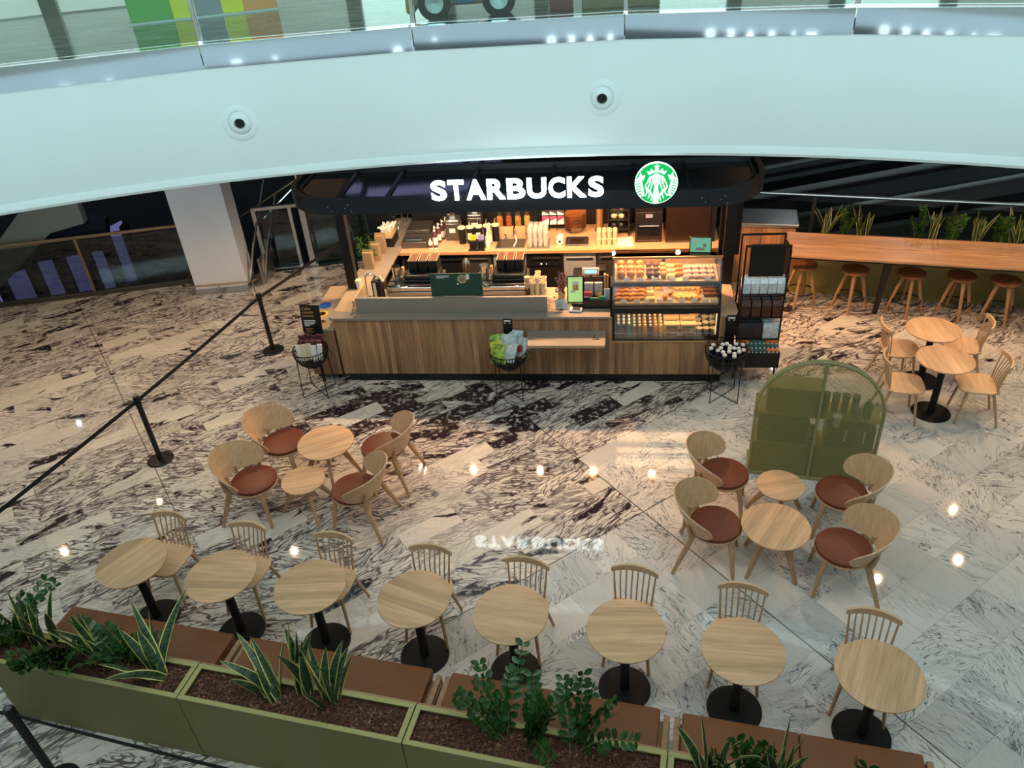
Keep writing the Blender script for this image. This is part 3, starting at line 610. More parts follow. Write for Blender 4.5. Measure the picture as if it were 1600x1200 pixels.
# canopy
t = kt('kiosk_canopy', 'black kiosk canopy with rounded corners on four posts', 'canopy', 0, 0)
out = rrect(5.58, 3.75, .68, 12, 2.48, 1.68); inn = rrect(5.46, 3.63, .62, 12, 2.48, 1.68)
q = MB(); q.grid([[(x, y, z) for x, y in o_] for o_, z in ((out, 2.44), (out, 2.63), (inn, 2.63), (inn, 2.44), (out, 2.44))], closed=True)
P('fascia', q, M['fascia'], t)
for x in (.45, 4.66):
    q = MB()
    for dx, dz in ((.06, .05), (.10, .09), (-.10, .02), (.13, .01), (-.14, .07)): q.ball((x + dx, -.197, 2.47 + dz), .007, 8)
    P('bolt', q, M['steel'], t); P('joint_plate', B((x - .07, -.205, 2.44), (x + .05, -.19, 2.635)), M['fascia'], t, bevel=.004)
P('roof_panel', MB().prism(rrect(5.46, 3.63, .62, 12, 2.48, 1.68), 2.56, 2.575), M['blackgloss'], t, smooth=None)
P('ceiling_panel', MB().prism(rrect(5.42, 3.6, .6, 12, 2.48, 1.68), 2.46, 2.475), M['black'], t, smooth=None)
for x in (.39, .98, 1.92, 2.86, 3.80, 4.4):
    P('roof_rib', B((x - .02, -.14, 2.575), (x + .02, .86, 2.60)), M['fascia'], t)
    if .5 < x < 4.2: P('roof_rib', B((x - .02, .92, 2.575), (x + .02, 3.4, 2.60)), M['fascia'], t)
P('back_panel', B((.42, 3.0, 0), (5.05, 3.05, 2.46)), M['black'], t, smooth=None)
P('cross_beam', B((-.22, .86, 2.575), (5.18, .92, 2.64)), M['fascia'], t)
P('inner_rim', MB().tube([(x, y, 2.585) for x, y in rrect(5.34, 3.52, .56, 12, 2.48, 1.68)], .02, 6, closed=True), M['fascia'], t)
for (a, b_, w) in ((.05, .85, .125), (.02, 3.25, .12), (5.02, 3.2, .12)): P('post', B((a - w / 2, b_ - w / 2, CT if a < 1 and b_ < 1 else 0), (a + w / 2, b_ + w / 2, 2.47)), M['black'], t, bevel=.006)
P('post', B((4.95, .82, 0), (5.09, .96, 2.46)), M['black'], t, bevel=.006); P('side_panel', B((4.90, .92, 1.35), (5.16, .96, 2.46)), M['black'], t, bevel=.003)
LENSK = mat('warm_lens', (1, 1, 1), .5, emit=(1, .62, .30), es=18)
for i, x in enumerate((.52, 1.36, 2.44, 3.28, 4.2)):
    nm = ('leftmost', 'second from the left', 'middle', 'second from the right', 'rightmost')[i]
    l = kt('downlight', 'small warm downlight under the kiosk canopy, %s' % nm, 'ceiling light', x, 1.08, 2.46, 'downlights under the canopy')
    P('bezel', MB().lathe([(.055, 0), (.055, -.006), (.04, -.008), (.038, 0)], (0, 0, 0), 24, cap=False), M['black'], l)
    P('lens', MB().lathe([(.001, -.003), (.038, -.003)], (0, 0, 0), 24, cap=False), LENSK, l)
    x_, y_, z_ = kp(x, 1.08, 2.43); spot('kiosk_lamp', (x_, y_, z_), 120 if x < 3 else 230, WARM if x < 3 else (1, .46, .20), 160, .5, rad=.02)
    x_, y_, z_ = kp(x + .3, 2.0, 2.43); spot('kiosk_lamp', (x_, y_, z_), 24, (1, .70, .42), 150, .6, rad=.03)

# lit letters and the round emblem
EW = mat('lit_white_acrylic', (.9, .9, .9), .4, emit=(.86, 1.0, .98), es=8)
EG = mat('lit_green_acrylic', (.0, .25, .06), .4, emit=(.005, .42, .075), es=1.0)
EB = mat('lit_emblem_white', (.9, .9, .9), .4, emit=(.80, 1.0, .95), es=1.3)
t = kt('illuminated_sign', 'row of lit white letters standing on the canopy edge and reading STARBUCKS', 'sign', 1.55, -.235, 2.60)
P('mounting_rail', B((-.02, .02, .02), (1.95, .035, .04)), M['black'], t)
x = 0
adv = [('S', .195), ('T', .200), ('A', .235), ('R', .222), ('B', .222), ('U', .235), ('C', .205), ('K', .230), ('S', .19)]
for ch, w in adv:
    o = text(ch, .30, EW, t, (x, 0, .0), off=.0095, ext=.012, name='letter')
    wd = max(v.co.x for v in o.data.vertices) - min(v.co.x for v in o.data.vertices); mn = min(v.co.x for v in o.data.vertices)
    k = (w - .022) / wd; mh = max(v.co.y for v in o.data.vertices) - min(v.co.y for v in o.data.vertices); my = min(v.co.y for v in o.data.vertices)
    for v in o.data.vertices: v.co.x = (v.co.x - mn) * k; v.co.y = (v.co.y - my) * .228 / mh
    x += w
t = kt('round_emblem', 'round lit green and white emblem of a crowned long-haired figure beside the letters', 'sign', 4.02, -.245, 2.735)
def disc(r, y0, y1, n=48): q = MB(); return q.xz([(r * math.cos(2 * math.pi * k / n), r * math.sin(2 * math.pi * k / n)) for k in range(n)], y0, y1)
S_ = .228
P('back_disc', disc(S_, -.0, .03), EB, t); P('green_field', disc(S_ * .965, -.004, 0), EG, t)
def sx(poly, y=-.008): return MB().xz([(a * S_, b_ * S_) for a, b_ in poly], y, y + .004)
q = MB()
def ribbon(mb, pts, w, y=-.008):
    vs = []; n = len(pts)
    for i, (px, pz) in enumerate(pts):
        a, c = pts[max(i - 1, 0)], pts[min(i + 1, n - 1)]; dx, dz = c[0] - a[0], c[1] - a[1]; l = math.hypot(dx, dz) or 1
        ww = w[i] if isinstance(w, list) else w
        vs += [((px - dz / l * ww) * S_, y, (pz + dx / l * ww) * S_), ((px + dz / l * ww) * S_, y, (pz - dx / l * ww) * S_)]
    mb.add(vs, [(2 * i, 2 * i + 1, 2 * i + 3, 2 * i + 2) for i in range(n - 1)])
for s in (-1, 1):                                                   # wavy strands of hair, and the twin tails with their fins
    for j, (x0, x1) in enumerate(((.25, .22), (.345, .34), (.44, .47))):
        pts = []
        for k in range(25):
            u_ = k / 24; z = .46 - u_ * (1.30 - .12 * j); xx = (x0 * math.sin(min(1, u_ * 2.6) * 1.57)) * (1 - u_) + x1 * u_ + .045 * math.sin(u_ * 13 + j * .3)
            pts.append((s * xx, z))
        ribbon(q, pts, .027)
    for j in range(7):
        z = .16 - j * .125; r0 = math.sqrt(max(0, .955 ** 2 - z * z)); x1 = .64 + .0 * j - .035 * max(0, j - 3)
        ribbon(q, [(s * (x1 + (r0 - x1) * u_), z + .08 * math.sin(u_ * 2.5) - .06 * u_) for u_ in [i / 6 for i in range(7)]], [.014, .024, .03, .034, .036, .036, .034])
    ribbon(q, [(s * .66, -.70 + .1), (s * .60, -.45), (s * .64, -.20), (s * .70, .02), (s * .74, .18)], .045)
    q.xz([(s * S_ * a, S_ * b_) for a, b_ in ([(.60, .20), (.52, .42), (.66, .38), (.74, .56), (.80, .34), (.92, .22), (.78, .16)])][::-s], -.008, -.004)
P('hair_and_tails', q, EB, t, smooth=None)
q = MB(); q.xz([(.19 * S_ * math.cos(2 * math.pi * k / 32), (.20 + .29 * math.sin(2 * math.pi * k / 32)) * S_) for k in range(32)], -.0085, -.004)
q.xz([(a * S_, b_ * S_) for a, b_ in ((-.08, -.05), (-.10, -.30), (-.15, -.52), (-.12, -.78), (-.14, -.94), (.14, -.94), (.12, -.78), (.15, -.52), (.10, -.30), (.08, -.05))], -.008, -.004)
P('face_and_body', q, EB, t, smooth=None)
q = MB(); q.xz([(a * S_, b_ * S_) for a, b_ in ((-.36, .42), (-.46, .60), (-.30, .56), (-.27, .72), (-.14, .60), (0, .70), (.14, .60), (.27, .72), (.30, .56), (.46, .60), (.36, .42), (.18, .52), (0, .55), (-.18, .52))], -.008, -.004)
st = []
for k in range(10): r_ = .16 if k % 2 == 0 else .065; st.append((r_ * S_ * math.sin(math.pi * k / 5), (.80 + r_ * math.cos(math.pi * k / 5)) * S_))
q.xz(st, -.008, -.004); P('crown_and_star', q, EB, t, smooth=None)
q = MB()
for s in (-1, 1):
    ribbon(q, [(s * .04, .27), (s * .09, .30), (s * .15, .28)], .014, -.010); ribbon(q, [(s * .05, .22), (s * .10, .235), (s * .14, .22)], .018, -.010)
    ribbon(q, [(s * .20, .44), (s * .215, .15), (s * .12, -.08)], .02, -.010)
ribbon(q, [(.015, .24), (.035, .12), (-.01, .10)], .01, -.010); ribbon(q, [(-.07, .03), (0, .015), (.07, .03)], .018, -.010)
P('features', q, EG, t, smooth=None)

# pastry case
t = kt('pastry_case', 'lit black-framed glass pastry case built into the right end of the counter', 'display case', 3.56, 0)
FR = M['black']; IN = mat('case_interior', (.42, .31, .20), .5)
P('frame', B((0, 0, .60), (.03, .63, 1.05)).b2((1.27, 0, .60), (1.30, .63, 1.05)).b2((0, .0, .60), (1.30, .035, .635)).b2((0, .01, 1.0), (1.30, .06, 1.075)).b2((0, .14, 1.30), (1.28, .17, 1.345)), FR, t, bevel=.004)
q = MB(); 
for x in (0, 1.275): q.add([(x, .02, 1.05), (x + .025, .02, 1.05), (x + .025, .62, 1.05), (x, .62, 1.05), (x, .2, 1.66), (x + .025, .2, 1.66), (x + .025, .44, 1.66), (x, .44, 1.66)], [(0, 3, 2, 1), (4, 5, 6, 7), (0, 1, 5, 4), (1, 2, 6, 5), (2, 3, 7, 6), (3, 0, 4, 7)])
P('side_glass', q, M['clear'], t, smooth=None)
P('base_tray', B((.03, .03, .60), (1.27, .62, .645)), FR, t, smooth=None); P('back_wall', B((.03, .58, .645), (1.27, .60, 1.0)), mat('case_back_dark', (.03, .025, .02), .4), t, smooth=None)
def slab(z0, y0, z1, y1, th): return MB().add([(.03, y0, z0 - th), (1.27, y0, z0 - th), (1.27, y1, z1 - th), (.03, y1, z1 - th), (.03, y0, z0), (1.27, y0, z0), (1.27, y1, z1), (.03, y1, z1)], [(0, 3, 2, 1), (4, 5, 6, 7), (0, 1, 5, 4), (1, 2, 6, 5), (2, 3, 7, 6), (3, 0, 4, 7)])
P('shelf', slab(1.11, .08, 1.17, .60, .03), IN, t, smooth=None); P('shelf', slab(1.36, .17, 1.40, .62, .02), IN, t, smooth=None)
P('top_glass', B((0, .2, 1.655), (1.30, .44, 1.665)), M['clear'], t, smooth=None)
P('front_glass', MB().add([(.01, .03, 1.07), (1.29, .03, 1.07), (1.29, .2, 1.66), (.01, .2, 1.66)], [(0, 1, 2, 3)]), M['clear'], t, smooth=None)
P('lower_glass', B((.03, .012, .64), (1.27, .018, 1.0)), M['clear'], t, smooth=None)
P('top_trim', B((0, .19, 1.645), (1.30, .215, 1.67)), M['copper'], t); P('bottom_trim', B((0, -.012, .60), (1.30, .0, .625)), M['copper'], t)
P('rear_door', B((.03, .615, 1.1), (.62, .625, 1.50)).b2((.66, .615, 1.1), (1.27, .625, 1.50)), mat('case_rear_amber', (.45, .25, .13), .3), t, smooth=None)
P('guard_rail', MB().tube([(.03, .02, .72), (1.27, .02, .72)], .004, 6), M['chrome'], t)
LS = mat('case_light_strip', (1, 1, 1), .5, emit=(1, .55, .25), es=1.6)
P('light_strip', B((.05, .20, 1.640), (1.25, .22, 1.648)), LS, t); P('light_strip', B((.05, .20, 1.325), (1.25, .22, 1.332)), LS, t); P('light_strip', B((.05, .08, .988), (1.25, .10, .996)), LS, t); P('light_strip', B((1.262, .05, .68), (1.268, .07, .97)), LS, t)
def case_area(z, b_, p): 
    x_, y_, z_ = kp(4.21, b_, z); area('case_light', (x_, y_, z_), (0, 0, KR), 1.15, .22, p, (1, .60, .30))
case_area(1.638, .35, 6.5); case_area(1.322, .22, 5.5); case_area(.985, .12, 5)
t = kt('side_worktop', 'rounded laminate end shelf to the right of the pastry case', 'shelf', 4.86, .0)
P('top', MB().prism([(0, .0), (.12, -.02), (.19, .02), (.22, .1), (.22, .92), (.07, .92), (0, .2)], .955, CT), M['laminate'], t, smooth=None, bevel=.005)

# food in the case
PA = [mat('croissant_crust', (.46, .17, .035), .4, var=.3, vs=40), mat('muffin_dark', (.075, .030, .015), .6, var=.3, vs=40), mat('bun_crust', (.46, .21, .06), .45, var=.3, vs=40),
      mat('icing_pink', (.50, .28, .24), .5, var=.2, vs=40), mat('brownie', (.13, .045, .028), .6, var=.4, vs=60), mat('slice_crumb', (.62, .42, .16), .6, var=.2, vs=40), mat('white_wrap', (.7, .66, .58), .5), mat('ham_filling', (.50, .16, .10), .5)]
def croissant(m):
    q = MB(); pts = []; rs = []
    for k in range(11):
        a = R(-75 + 15 * k); pts.append((.05 * math.sin(a), .035 * math.cos(a), .022)); rs.append(.006 + .021 * math.cos(a * .95) * (1.0 if k % 2 else .86))
    q.tube(pts, rs, 8); return q.mesh('croissant', m, 60)
def muffin(m): return MB().lathe([(.022, 0), (.031, .035), (.040, .042), (.038, .055), (.026, .070), (.004, .076)], (0, 0, 0), 14).mesh('muffin', m, 50)
def bun(m): return MB().lathe([(.038, 0), (.044, .018), (.046, .024), (.047, .036), (.044, .046), (.046, .052), (.040, .070), (.022, .082), (.003, .086)], (0, 0, 0), 16).mesh('sandwich', m, 50)
def donut(m): 
    q = MB(); q.tube([(.026 * math.cos(R(a)), .026 * math.sin(R(a)), .016) for a in range(0, 360, 30)], .018, 8, closed=True); return q.mesh('donut', m, 60)
def bar(m): return MB().b2((-.017, -.075, 0), (.017, .075, .026)).mesh('wrap', m, None)
def cube(m): return MB().box((0, 0, .02), (.085, .07, .04)).mesh('brownie', m, None)
def put(me, name, label, cat, a, b_, z, group, rz=0, s=1.0):
    o = bpy.data.objects.new(name, me); COL.objects.link(o); o.location = kp(a, b_, z); o.rotation_euler = (0, 0, KR + rz); o.scale = (s, s, s)
    return tag(o, label, cat, group)
random.seed(5)
me_c, me_m, me_m2, me_b, me_d, me_w, me_br, me_sl = croissant(PA[0]), muffin(PA[1]), muffin(PA[2]), bun(PA[2]), donut(PA[3]), bar(PA[5]), cube(PA[4]), cube(PA[5])
for i in range(3):
    for j in range(3): put(me_b, 'bread_roll', 'golden sandwich roll, left of top case shelf', 'bread roll', 3.67 + i * .115, .27 + j * .12, 1.372 + j * .01, 'sandwich rolls at the left of the top shelf', random.uniform(0, 3), 1.05)
for i in range(3):
    for j in range(3): put(me_m if (i < 2) else me_m2, 'muffin', ('dark chocolate muffin' if i < 2 else 'golden muffin') + ' mid top case shelf', 'muffin', 4.01 + i * .085, .25 + j * .105, 1.368 + j * .012, 'dark muffins on the top shelf' if i < 2 else 'golden muffins on the top shelf', 0, 1.08)
for j in range(3): put(me_sl, 'cake_slice', 'pale cake slice beside the muffins, top case shelf', 'cake', 4.27, .25 + j * .11, 1.37 + j * .012, 'pale cake slices')
for j in range(3): put(me_c, 'croissant', 'golden croissant beside the slices, top case shelf', 'croissant', 4.37, .26 + j * .10, 1.37 + j * .012, 'croissants on the top shelf', .3, 1.15)
for i in range(4):
    for j in range(3): put(me_d, 'donut', 'pink glazed donut, right of top case shelf', 'donut', 4.48 + i * .09, .25 + j * .10, 1.37 + j * .012, 'glazed donuts', 0, 1.05)
for i in range(4):
    for j in range(5): put(me_c, 'croissant', 'golden croissant, left of middle case shelf', 'croissant', 3.64 + i * .092, .12 + j * .085, 1.12 + j * .012, 'croissants on the middle shelf', random.uniform(-.5, .5), 1.0)
for j in range(3): put(me_sl, 'cake_slice', 'yellow loaf slice, middle case shelf', 'cake', 4.03, .14 + j * .13, 1.12 + j * .015, 'yellow loaf slices')
for j in range(4): put(me_m2, 'muffin', 'golden muffin, middle case shelf', 'muffin', 4.20 + (j % 2) * .07, .14 + j * .10, 1.12 + j * .012, 'golden muffins on the middle shelf')
for i in range(5):
    for j in range(2): put(me_w, 'wrap', 'long slanted filled roll, middle case shelf', 'filled roll', 4.32 + i * .062, .2 + j * .2, 1.13 + j * .02, 'long rolls on the middle shelf', .75, 1.15)
for j in range(3): put(me_c, 'croissant', 'small croissant beside the brownies', 'croissant', 4.62 + .02 * j, .14 + j * .12, 1.12 + j * .012, 'croissants beside the brownies', 1.2)
for i in range(2):
    for j in range(3): put(me_br, 'brownie', 'dark nut brownie, right of middle case shelf', 'brownie', 4.71 + i * .075, .22 + j * .08, 1.135 + j * .012, 'brownies', .1, .85)
TG = MB().box((0, 0, .02), (.075, .002, .042)).mesh('price_tag', M['paperw'], None)
for i, a in enumerate((3.74, 3.90, 4.07, 4.28, 4.44, 4.70)): put(TG, 'price_tag', 'small white price tag, top case shelf', 'price tag', a, .182, 1.365, 'price tags of the top shelf')
for i, a in enumerate((3.70, 3.86, 3.98, 4.14, 4.26, 4.40, 4.55, 4.68, 4.78)): put(TG, 'price_tag', 'small white price tag, middle case shelf', 'price tag', a, .092, 1.115, 'price tags of the middle shelf')
put(MB().b2((-.055, 0, 0), (.055, .12, .15)).mesh('cake_box', mat('yellow_cake_box', (.72, .50, .12), .5), None), 'cake_box', 'yellow boxed cake standing on the middle case shelf', 'box', 4.14, .36, 1.15, None)
BG = [mat('navy_bottle', (.008, .014, .04), .2), mat('green_bottle', (.02, .14, .09), .2), mat('amber_juice', (.42, .19, .03), .25), mat('purple_juice', (.07, .02, .05), .25), mat('yellow_juice', (.62, .40, .06), .25), mat('olive_juice', (.10, .09, .02), .25)]
def bottle(mb_, mc, h=.17, r=.027, name='bottle'):
    q = MB(); q.lathe([(r, 0), (r, h * .62), (r * .45, h * .8), (r * .42, h * .88)], (0, 0, 0), 12); q.mi = 1; q.lathe([(r * .52, h * .88), (r * .52, h)], (0, 0, 0), 12); return q.mesh(name, [mb_, mc], 40)
kinds = [(0, 'dark blue white-capped water bottle'), (0, 'dark blue white-capped water bottle'), (1, 'green white-capped water bottle'), (5, 'olive green juice bottle'), (5, 'olive green juice bottle'), (2, 'amber juice bottle'), (3, 'purple juice bottle'), (2, 'amber juice bottle'), (4, 'yellow juice carton-shaped bottle')]
ms = [bottle(BG[k], M['cream' if k > 1 else 'paperw'], .20 if k < 2 else .165) for k, _ in kinds]
col_words = ['leftmost', 'second', 'third', 'fourth', 'fifth', 'sixth', 'seventh', 'eighth', 'ninth']
for i, (k, lb) in enumerate(kinds):
    for j in range(5): put(ms[i], 'bottle', '%s, %s file, case bottom' % (lb, col_words[i]), 'bottle', 3.64 + i * .066, .08 + j * .085, .647, 'bottles in the %s file of the case' % col_words[i])
bx = MB(); bx.b2((-.095, -.05, 0), (.095, .05, .07)); sb = bx.mesh('sandwich_box', mat('sandwich_carton', (.66, .43, .20), .5), None); sw = MB().b2((-.07, -.054, .014), (.07, -.05, .048)).mesh('window', mat('dark_film', (.12, .06, .04), .2), None)
for i in range(2):
    for j in range(2):
        for l_ in range(2):
            nm = '%s carton %s in the %s stack' % (('left', 'right')[i], ('below', 'on top')[l_], ('front', 'rear')[j])
            o = put(sb, 'sandwich_box', 'tan sandwich carton at case bottom, ' + nm, 'food box', 4.30 + i * .20, .12 + j * .16, .647 + l_ * .095, 'sandwich cartons')
            w = bpy.data.objects.new('window', sw); COL.objects.link(w); w.parent = o
cupm = MB().lathe([(.030, 0), (.040, .10), (.043, .104)], (0, 0, 0), 14).mesh('pot', mat('clear_pot', (.55, .48, .34), .25), 40)
for i in range(4):
    for j in range(3): put(cupm, 'dessert_pot', 'pale dessert pot, right of case bottom', 'dessert pot', 4.55 + i * .085, .10 + j * .11, .647 + (.0 if i < 2 else .02 * j), 'dessert pots')
for i in range(5): put(me_sl, 'wrapped_sandwich', 'wrapped sandwich by the dessert pots, case bottom', 'sandwich', 4.50 + i * .03, .40 + .03 * (i % 2), .66 + i * .025, 'wrapped sandwiches', .3 * i)
t = kt('salad_bowl', 'clear domed salad bowl at the back of the case bottom', 'bowl', 4.60, .45, .75); P('bowl', MB().lathe([(.04, 0), (.065, .05), (.068, .06), (.05, .10), (.01, .115)], (0, 0, 0), 18), mat('salad_mix', (.16, .10, .05), .4, var=.5, vs=50), t); P('rim', MB().tube([(.068 * math.cos(R(a)), .068 * math.sin(R(a)), .058) for a in range(0, 360, 24)], .004, 6, True), M['paperw'], t)
# little screen on the case
t = kt('counter_screen', 'small green tilted advert screen on the top right of the pastry case', 'screen', 4.60, .30, 1.665, rz=R(-5))
q = MB(); q.T = Matrix.Rotation(R(-20), 4, 'X'); q.b2((-.13, 0, 0), (.13, .02, .19)); P('case', q, M['black'], t, bevel=.006)
q = MB(); q.T = Matrix.Rotation(R(-20), 4, 'X'); q.b2((-.118, -.002, .012), (.118, .0, .178)); P('display', q, mat('green_screen', (.05, .2, .12), .3, emit=(.13, .36, .23), es=.8), t)
q = MB(); q.T = Matrix.Rotation(R(-20), 4, 'X'); q.b2((-.10, -.004, .155), (-.04, -.002, .165)).b2((-.10, -.004, .14), (-.01, -.002, .148)); P('lettering', q, M['paperw'], t)
q = MB(); q.T = Matrix.Rotation(R(-20), 4, 'X'); q.b2((.03, -.004, .07), (.07, -.002, .11)).b2((-.05, -.004, .03), (.05, -.0025, .06)); P('picture', q, mat('advert_picture', (.3, .25, .18), .5), t)
P('stand', MB().b2((-.05, .02, 0), (.05, .12, .03)), M['black'], t)

# back counter, its undercounter fridges and the black wall
t = kt('back_counter', 'sand-coloured back counter of the kiosk over steel fridges', 'counter', 0, 0)
P('worktop', B((.36, 2.02, .915), (5.10, 2.98, BT)), M['backtop'], t, bevel=.004); P('edge', B((.36, 2.005, .912), (5.10, 2.02, .953)), M['copper'], t)
for x0, x1, m_, z0 in ((.46, 1.40, 'blackgloss', .12), (1.43, 1.78, 'dsteel', .12), (1.82, 2.30, 'panelgrey', .12), (2.34, 2.84, 'black', .12), (2.86, 3.33, 'panelgrey', .12), (3.36, 4.0, 'dsteel', .12), (4.03, 4.95, 'dsteel', .12)):
    d = P('door', B((x0, 2.05, z0), (x1, 2.09, .88)), M[m_], t, bevel=.004); P('handle', B((x0 + .04, 2.03, .80), (x1 - .04, 2.05, .82)), M['chrome'], d)
P('carcass', B((.42, 2.09, 0), (5.05, 2.98, .912)), M['dsteel'], t, smooth=None)
q = MB(); q.b2((2.36, 2.035, .70), (2.82, 2.05, .76)); P('control_strip', q, M['blackgloss'], t)
P('indicator', B((2.52, 2.03, .725), (2.54, 2.035, .74)).b2((2.60, 2.03, .725), (2.61, 2.035, .735)), mat('white_led', (1, 1, 1), .5, emit=(.8, 1, .9), es=2), t)
ko('kiosk_floor_mat', B((.1, .8, .0), (4.85, 2.0, .02)), mat('rubber_mat', (.02, .02, .02), .8), 'dark rubber mat on the floor inside the kiosk', 'floor mat', 0, 0, 0)

def on_back(n, l, c, a, b_, **k): return kt(n, l, c, a, b_, BT, **k)
t = on_back('ice_bin', 'stepped dark steel ice bin at the left of the back counter', 'ice bin', .62, 2.55)
P('body', MB().b2((-.2, -.38, 0), (.2, .35, .10)), M['dsteel'], t, bevel=.01); P('lid', MB().b2((-.18, -.05, .10), (.18, .33, .16)), M['dsteel'], t, bevel=.01); P('handle', MB().tube([(-.13, -.33, .12), (.13, -.33, .12)], .01, 8), M['chrome'], t)
pump = MB(); 
def pump_bottle(a, b_, h, lab, grp, body='cream', r=.038):
    t = on_back('syrup_bottle', lab, 'pump bottle', a, b_, group=grp)
    P('body', MB().lathe([(r, 0), (r, h * .62), (r * .5, h * .78), (r * .45, h * .84)], (0, 0, 0), 16), M[body], t)
    P('pump', MB().lathe([(r * .5, h * .84), (r * .5, h * .9), (.008, h * .9), (.008, h * 1.15)], (0, 0, 0), 10).tube([(0, 0, h * 1.15), (.03, -.05, h * 1.17), (.035, -.06, h * 1.12)], .008, 6), M['paperw'], t)
    P('label', MB().lathe([(r + .001, h * .12), (r + .001, h * .5)], (0, 0, 0), 16, cap=False), M['paperw'] if body != 'paperw' else M['kraft'], t); return t
pb0 = pump_bottle(.92, 2.30, .26, 'plum pump bottle nearest the edge in the diagonal file of syrup bottles', 'syrup bottles in the diagonal file', 'plum')
for i in range(1, 6): copy(pb0, kp(.92 + .035 * i, 2.30 + .115 * i, BT), KR, 'plum pump bottle, %s from the edge in the diagonal file of syrup bottles' % ('second', 'third', 'fourth', 'fifth', 'furthest')[i - 1])
t = on_back('sauce_bottle', 'short white squeeze bottle in front of the syrup bottles, left one', 'squeeze bottle', .87, 2.17, group='white squeeze bottles'); P('body', MB().lathe([(.03, 0), (.03, .10), (.012, .13), (.006, .16)], (0, 0, 0), 14), M['paperw'], t); P('label', MB().lathe([(.0305, .02), (.0305, .06)], (0, 0, 0), 14, cap=False), M['plum'], t)
copy(t, kp(.95, 2.17, BT), KR, 'short white squeeze bottle in front of the syrup bottles, right one')
t = on_back('coffee_brewer', 'black and steel brewer urn with a small label, left one on the back counter', 'coffee brewer', 1.17, 2.55, group='brewer urns')
P('body', MB().b2((-.11, -.12, 0), (.11, .12, .28)), M['dsteel'], t, bevel=.02, seg=3); P('lid', MB().b2((-.11, -.12, .28), (.11, .12, .33)), M['steel'], t, bevel=.02); P('label', MB().b2((-.045, -.124, .13), (.045, -.12, .20)), M['paperw'], t); P('lever', MB().b2((-.04, -.02, .33), (.04, .03, .46)), M['steel'], t)
copy(t, kp(1.48, 2.75, BT), KR, 'black and steel brewer urn with a small label, right one on the back counter')
for i in range(5):
    a = 1.33 + i * .125
    t = on_back('syrup_canister', '%s of the five black pump canisters in a row on the back counter' % ('leftmost', 'second', 'third', 'fourth', 'rightmost')[i], 'canister', a, 2.34 + .02 * i, group='black pump canisters')
    P('body', MB().lathe([(.050, 0), (.056, .24)], (0, 0, 0), 18), M['black'], t); P('lid', MB().lathe([(.059, .24), (.059, .262), (.03, .275)], (0, 0, 0), 18), M['cream'], t)
    P('pump', MB().tube([(0, 0, .27), (0, 0, .36), (.02, -.05, .37)], .012, 6), M['chrome'], t)
    if i in (1, 2): P('label', MB().b2((-.032, -.058, .07), (.032, -.053, .17)), M['paperw'], t)
for i, (a, c, w) in enumerate(((1.52, 'yellow', 'yellow spoons'), (1.64, 'teal', 'lilac spoons'))):
    t = on_back('spoon_holder', 'black holder of %s at the front of the back counter' % w, 'utensil holder', a, 2.17)
    P('holder', MB().b2((-.05, -.05, 0), (.05, .05, .12)), M['black'], t, bevel=.005)
    q = MB()
    for k in range(6): q.tube([(-.03 + .012 * k, 0, .08), (-.04 + .016 * k, .01 * (k % 3), .20)], .009, 6)
    P('spoons', q, M['yellow'] if i == 0 else mat('lilac', (.30, .28, .55), .5), t)
ko('drip_mat', MB().b2((-.12, -.03, 0), (.12, .03, .012)), M['black'], 'black ridged drip mat at the edge under the spoon holders', 'mat', 1.58, 2.07, BT)
pump_bottle(1.74, 2.17, .26, 'tall pump bottle standing just left of the sink', None, 'cream', .035); pump_bottle(1.75, 2.32, .28, 'taller pump bottle behind the one left of the sink', None, 'kraft', .035)
t = on_back('sink', 'stainless sink with a white swan-neck tap in the back counter', 'sink', 2.07, 2.40)
P('basin', MB().b2((-.20, -.28, -.01), (.20, .05, .006)), M['dsteel'], t); P('back_plate', MB().b2((-.20, .05, 0), (.20, .07, .20)), M['backtop'], t); P('rim', MB().tube([(-.21, -.29, .008), (.21, -.29, .008), (.21, .06, .008), (-.21, .06, .008)], .008, 6, True), M['steel'], t)
P('tap', MB().tube([(.05, .03, 0), (.05, .03, .18), (.05, -.02, .24), (.05, -.09, .22), (.05, -.12, .12)], .012, 8), M['chrome'], t); P('hose', MB().tube([(.06, -.1, .14), (.09, -.16, .06), (.05, -.24, .01)], .010, 8), M['paperw'], t); P('tap', MB().tube([(-.09, .03, 0), (-.09, .03, .09), (-.09, -.04, .11)], .014, 8), M['chrome'], t)
def tumbler(): return MB().lathe([(.026, 0), (.037, .13), (.034, .13), (.024, .004)], (0, 0, 0), 12, cap=False).mesh('tumbler', M['glassware'], 40)
tm = tumbler(); random.seed(2)
for j in range(4):
    for i in range(4):
        for l_ in range(2): put(tm, 'glass_tumbler', 'clear glass on the drying rack', 'glass', 2.37 + i * .075, 2.14 + j * .085, BT + .02 + l_ * .135, 'glasses on the drying rack')
ko('drying_rack', MB().b2((-.03, -.05, 0), (.29, .32, .015)), M['steel'], 'steel drying rack under the clear glasses', 'rack', 2.36, 2.13, BT)
cols = [('orange', (.62, .26, .08)), ('red', (.45, .12, .05)), ('amber', (.52, .32, .08)), ('gold', (.55, .42, .12))]
for i, (w, c) in enumerate(cols):
    t = on_back('tea_jar', 'clear jar with %s contents high behind the sink' % w, 'jar', 1.86 + i * .14, 2.72, group=None); P('jar', MB().lathe([(.045, 0), (.048, .24), (.03, .28)], (0, 0, 0), 16), mat('jar_' + w, tuple(v * .55 for v in c), .2, var=.5, vs=40), t); P('lid', MB().lathe([(.034, .28), (.036, .32)], (0, 0, 0), 16), M['dsteel'], t)
ko('jar_shelf', MB().b2((0, -.08, 0), (.66, .10, .012)), M['steel'], 'thin steel shelf under the row of tea jars', 'shelf', 1.78, 2.72, BT - .012)
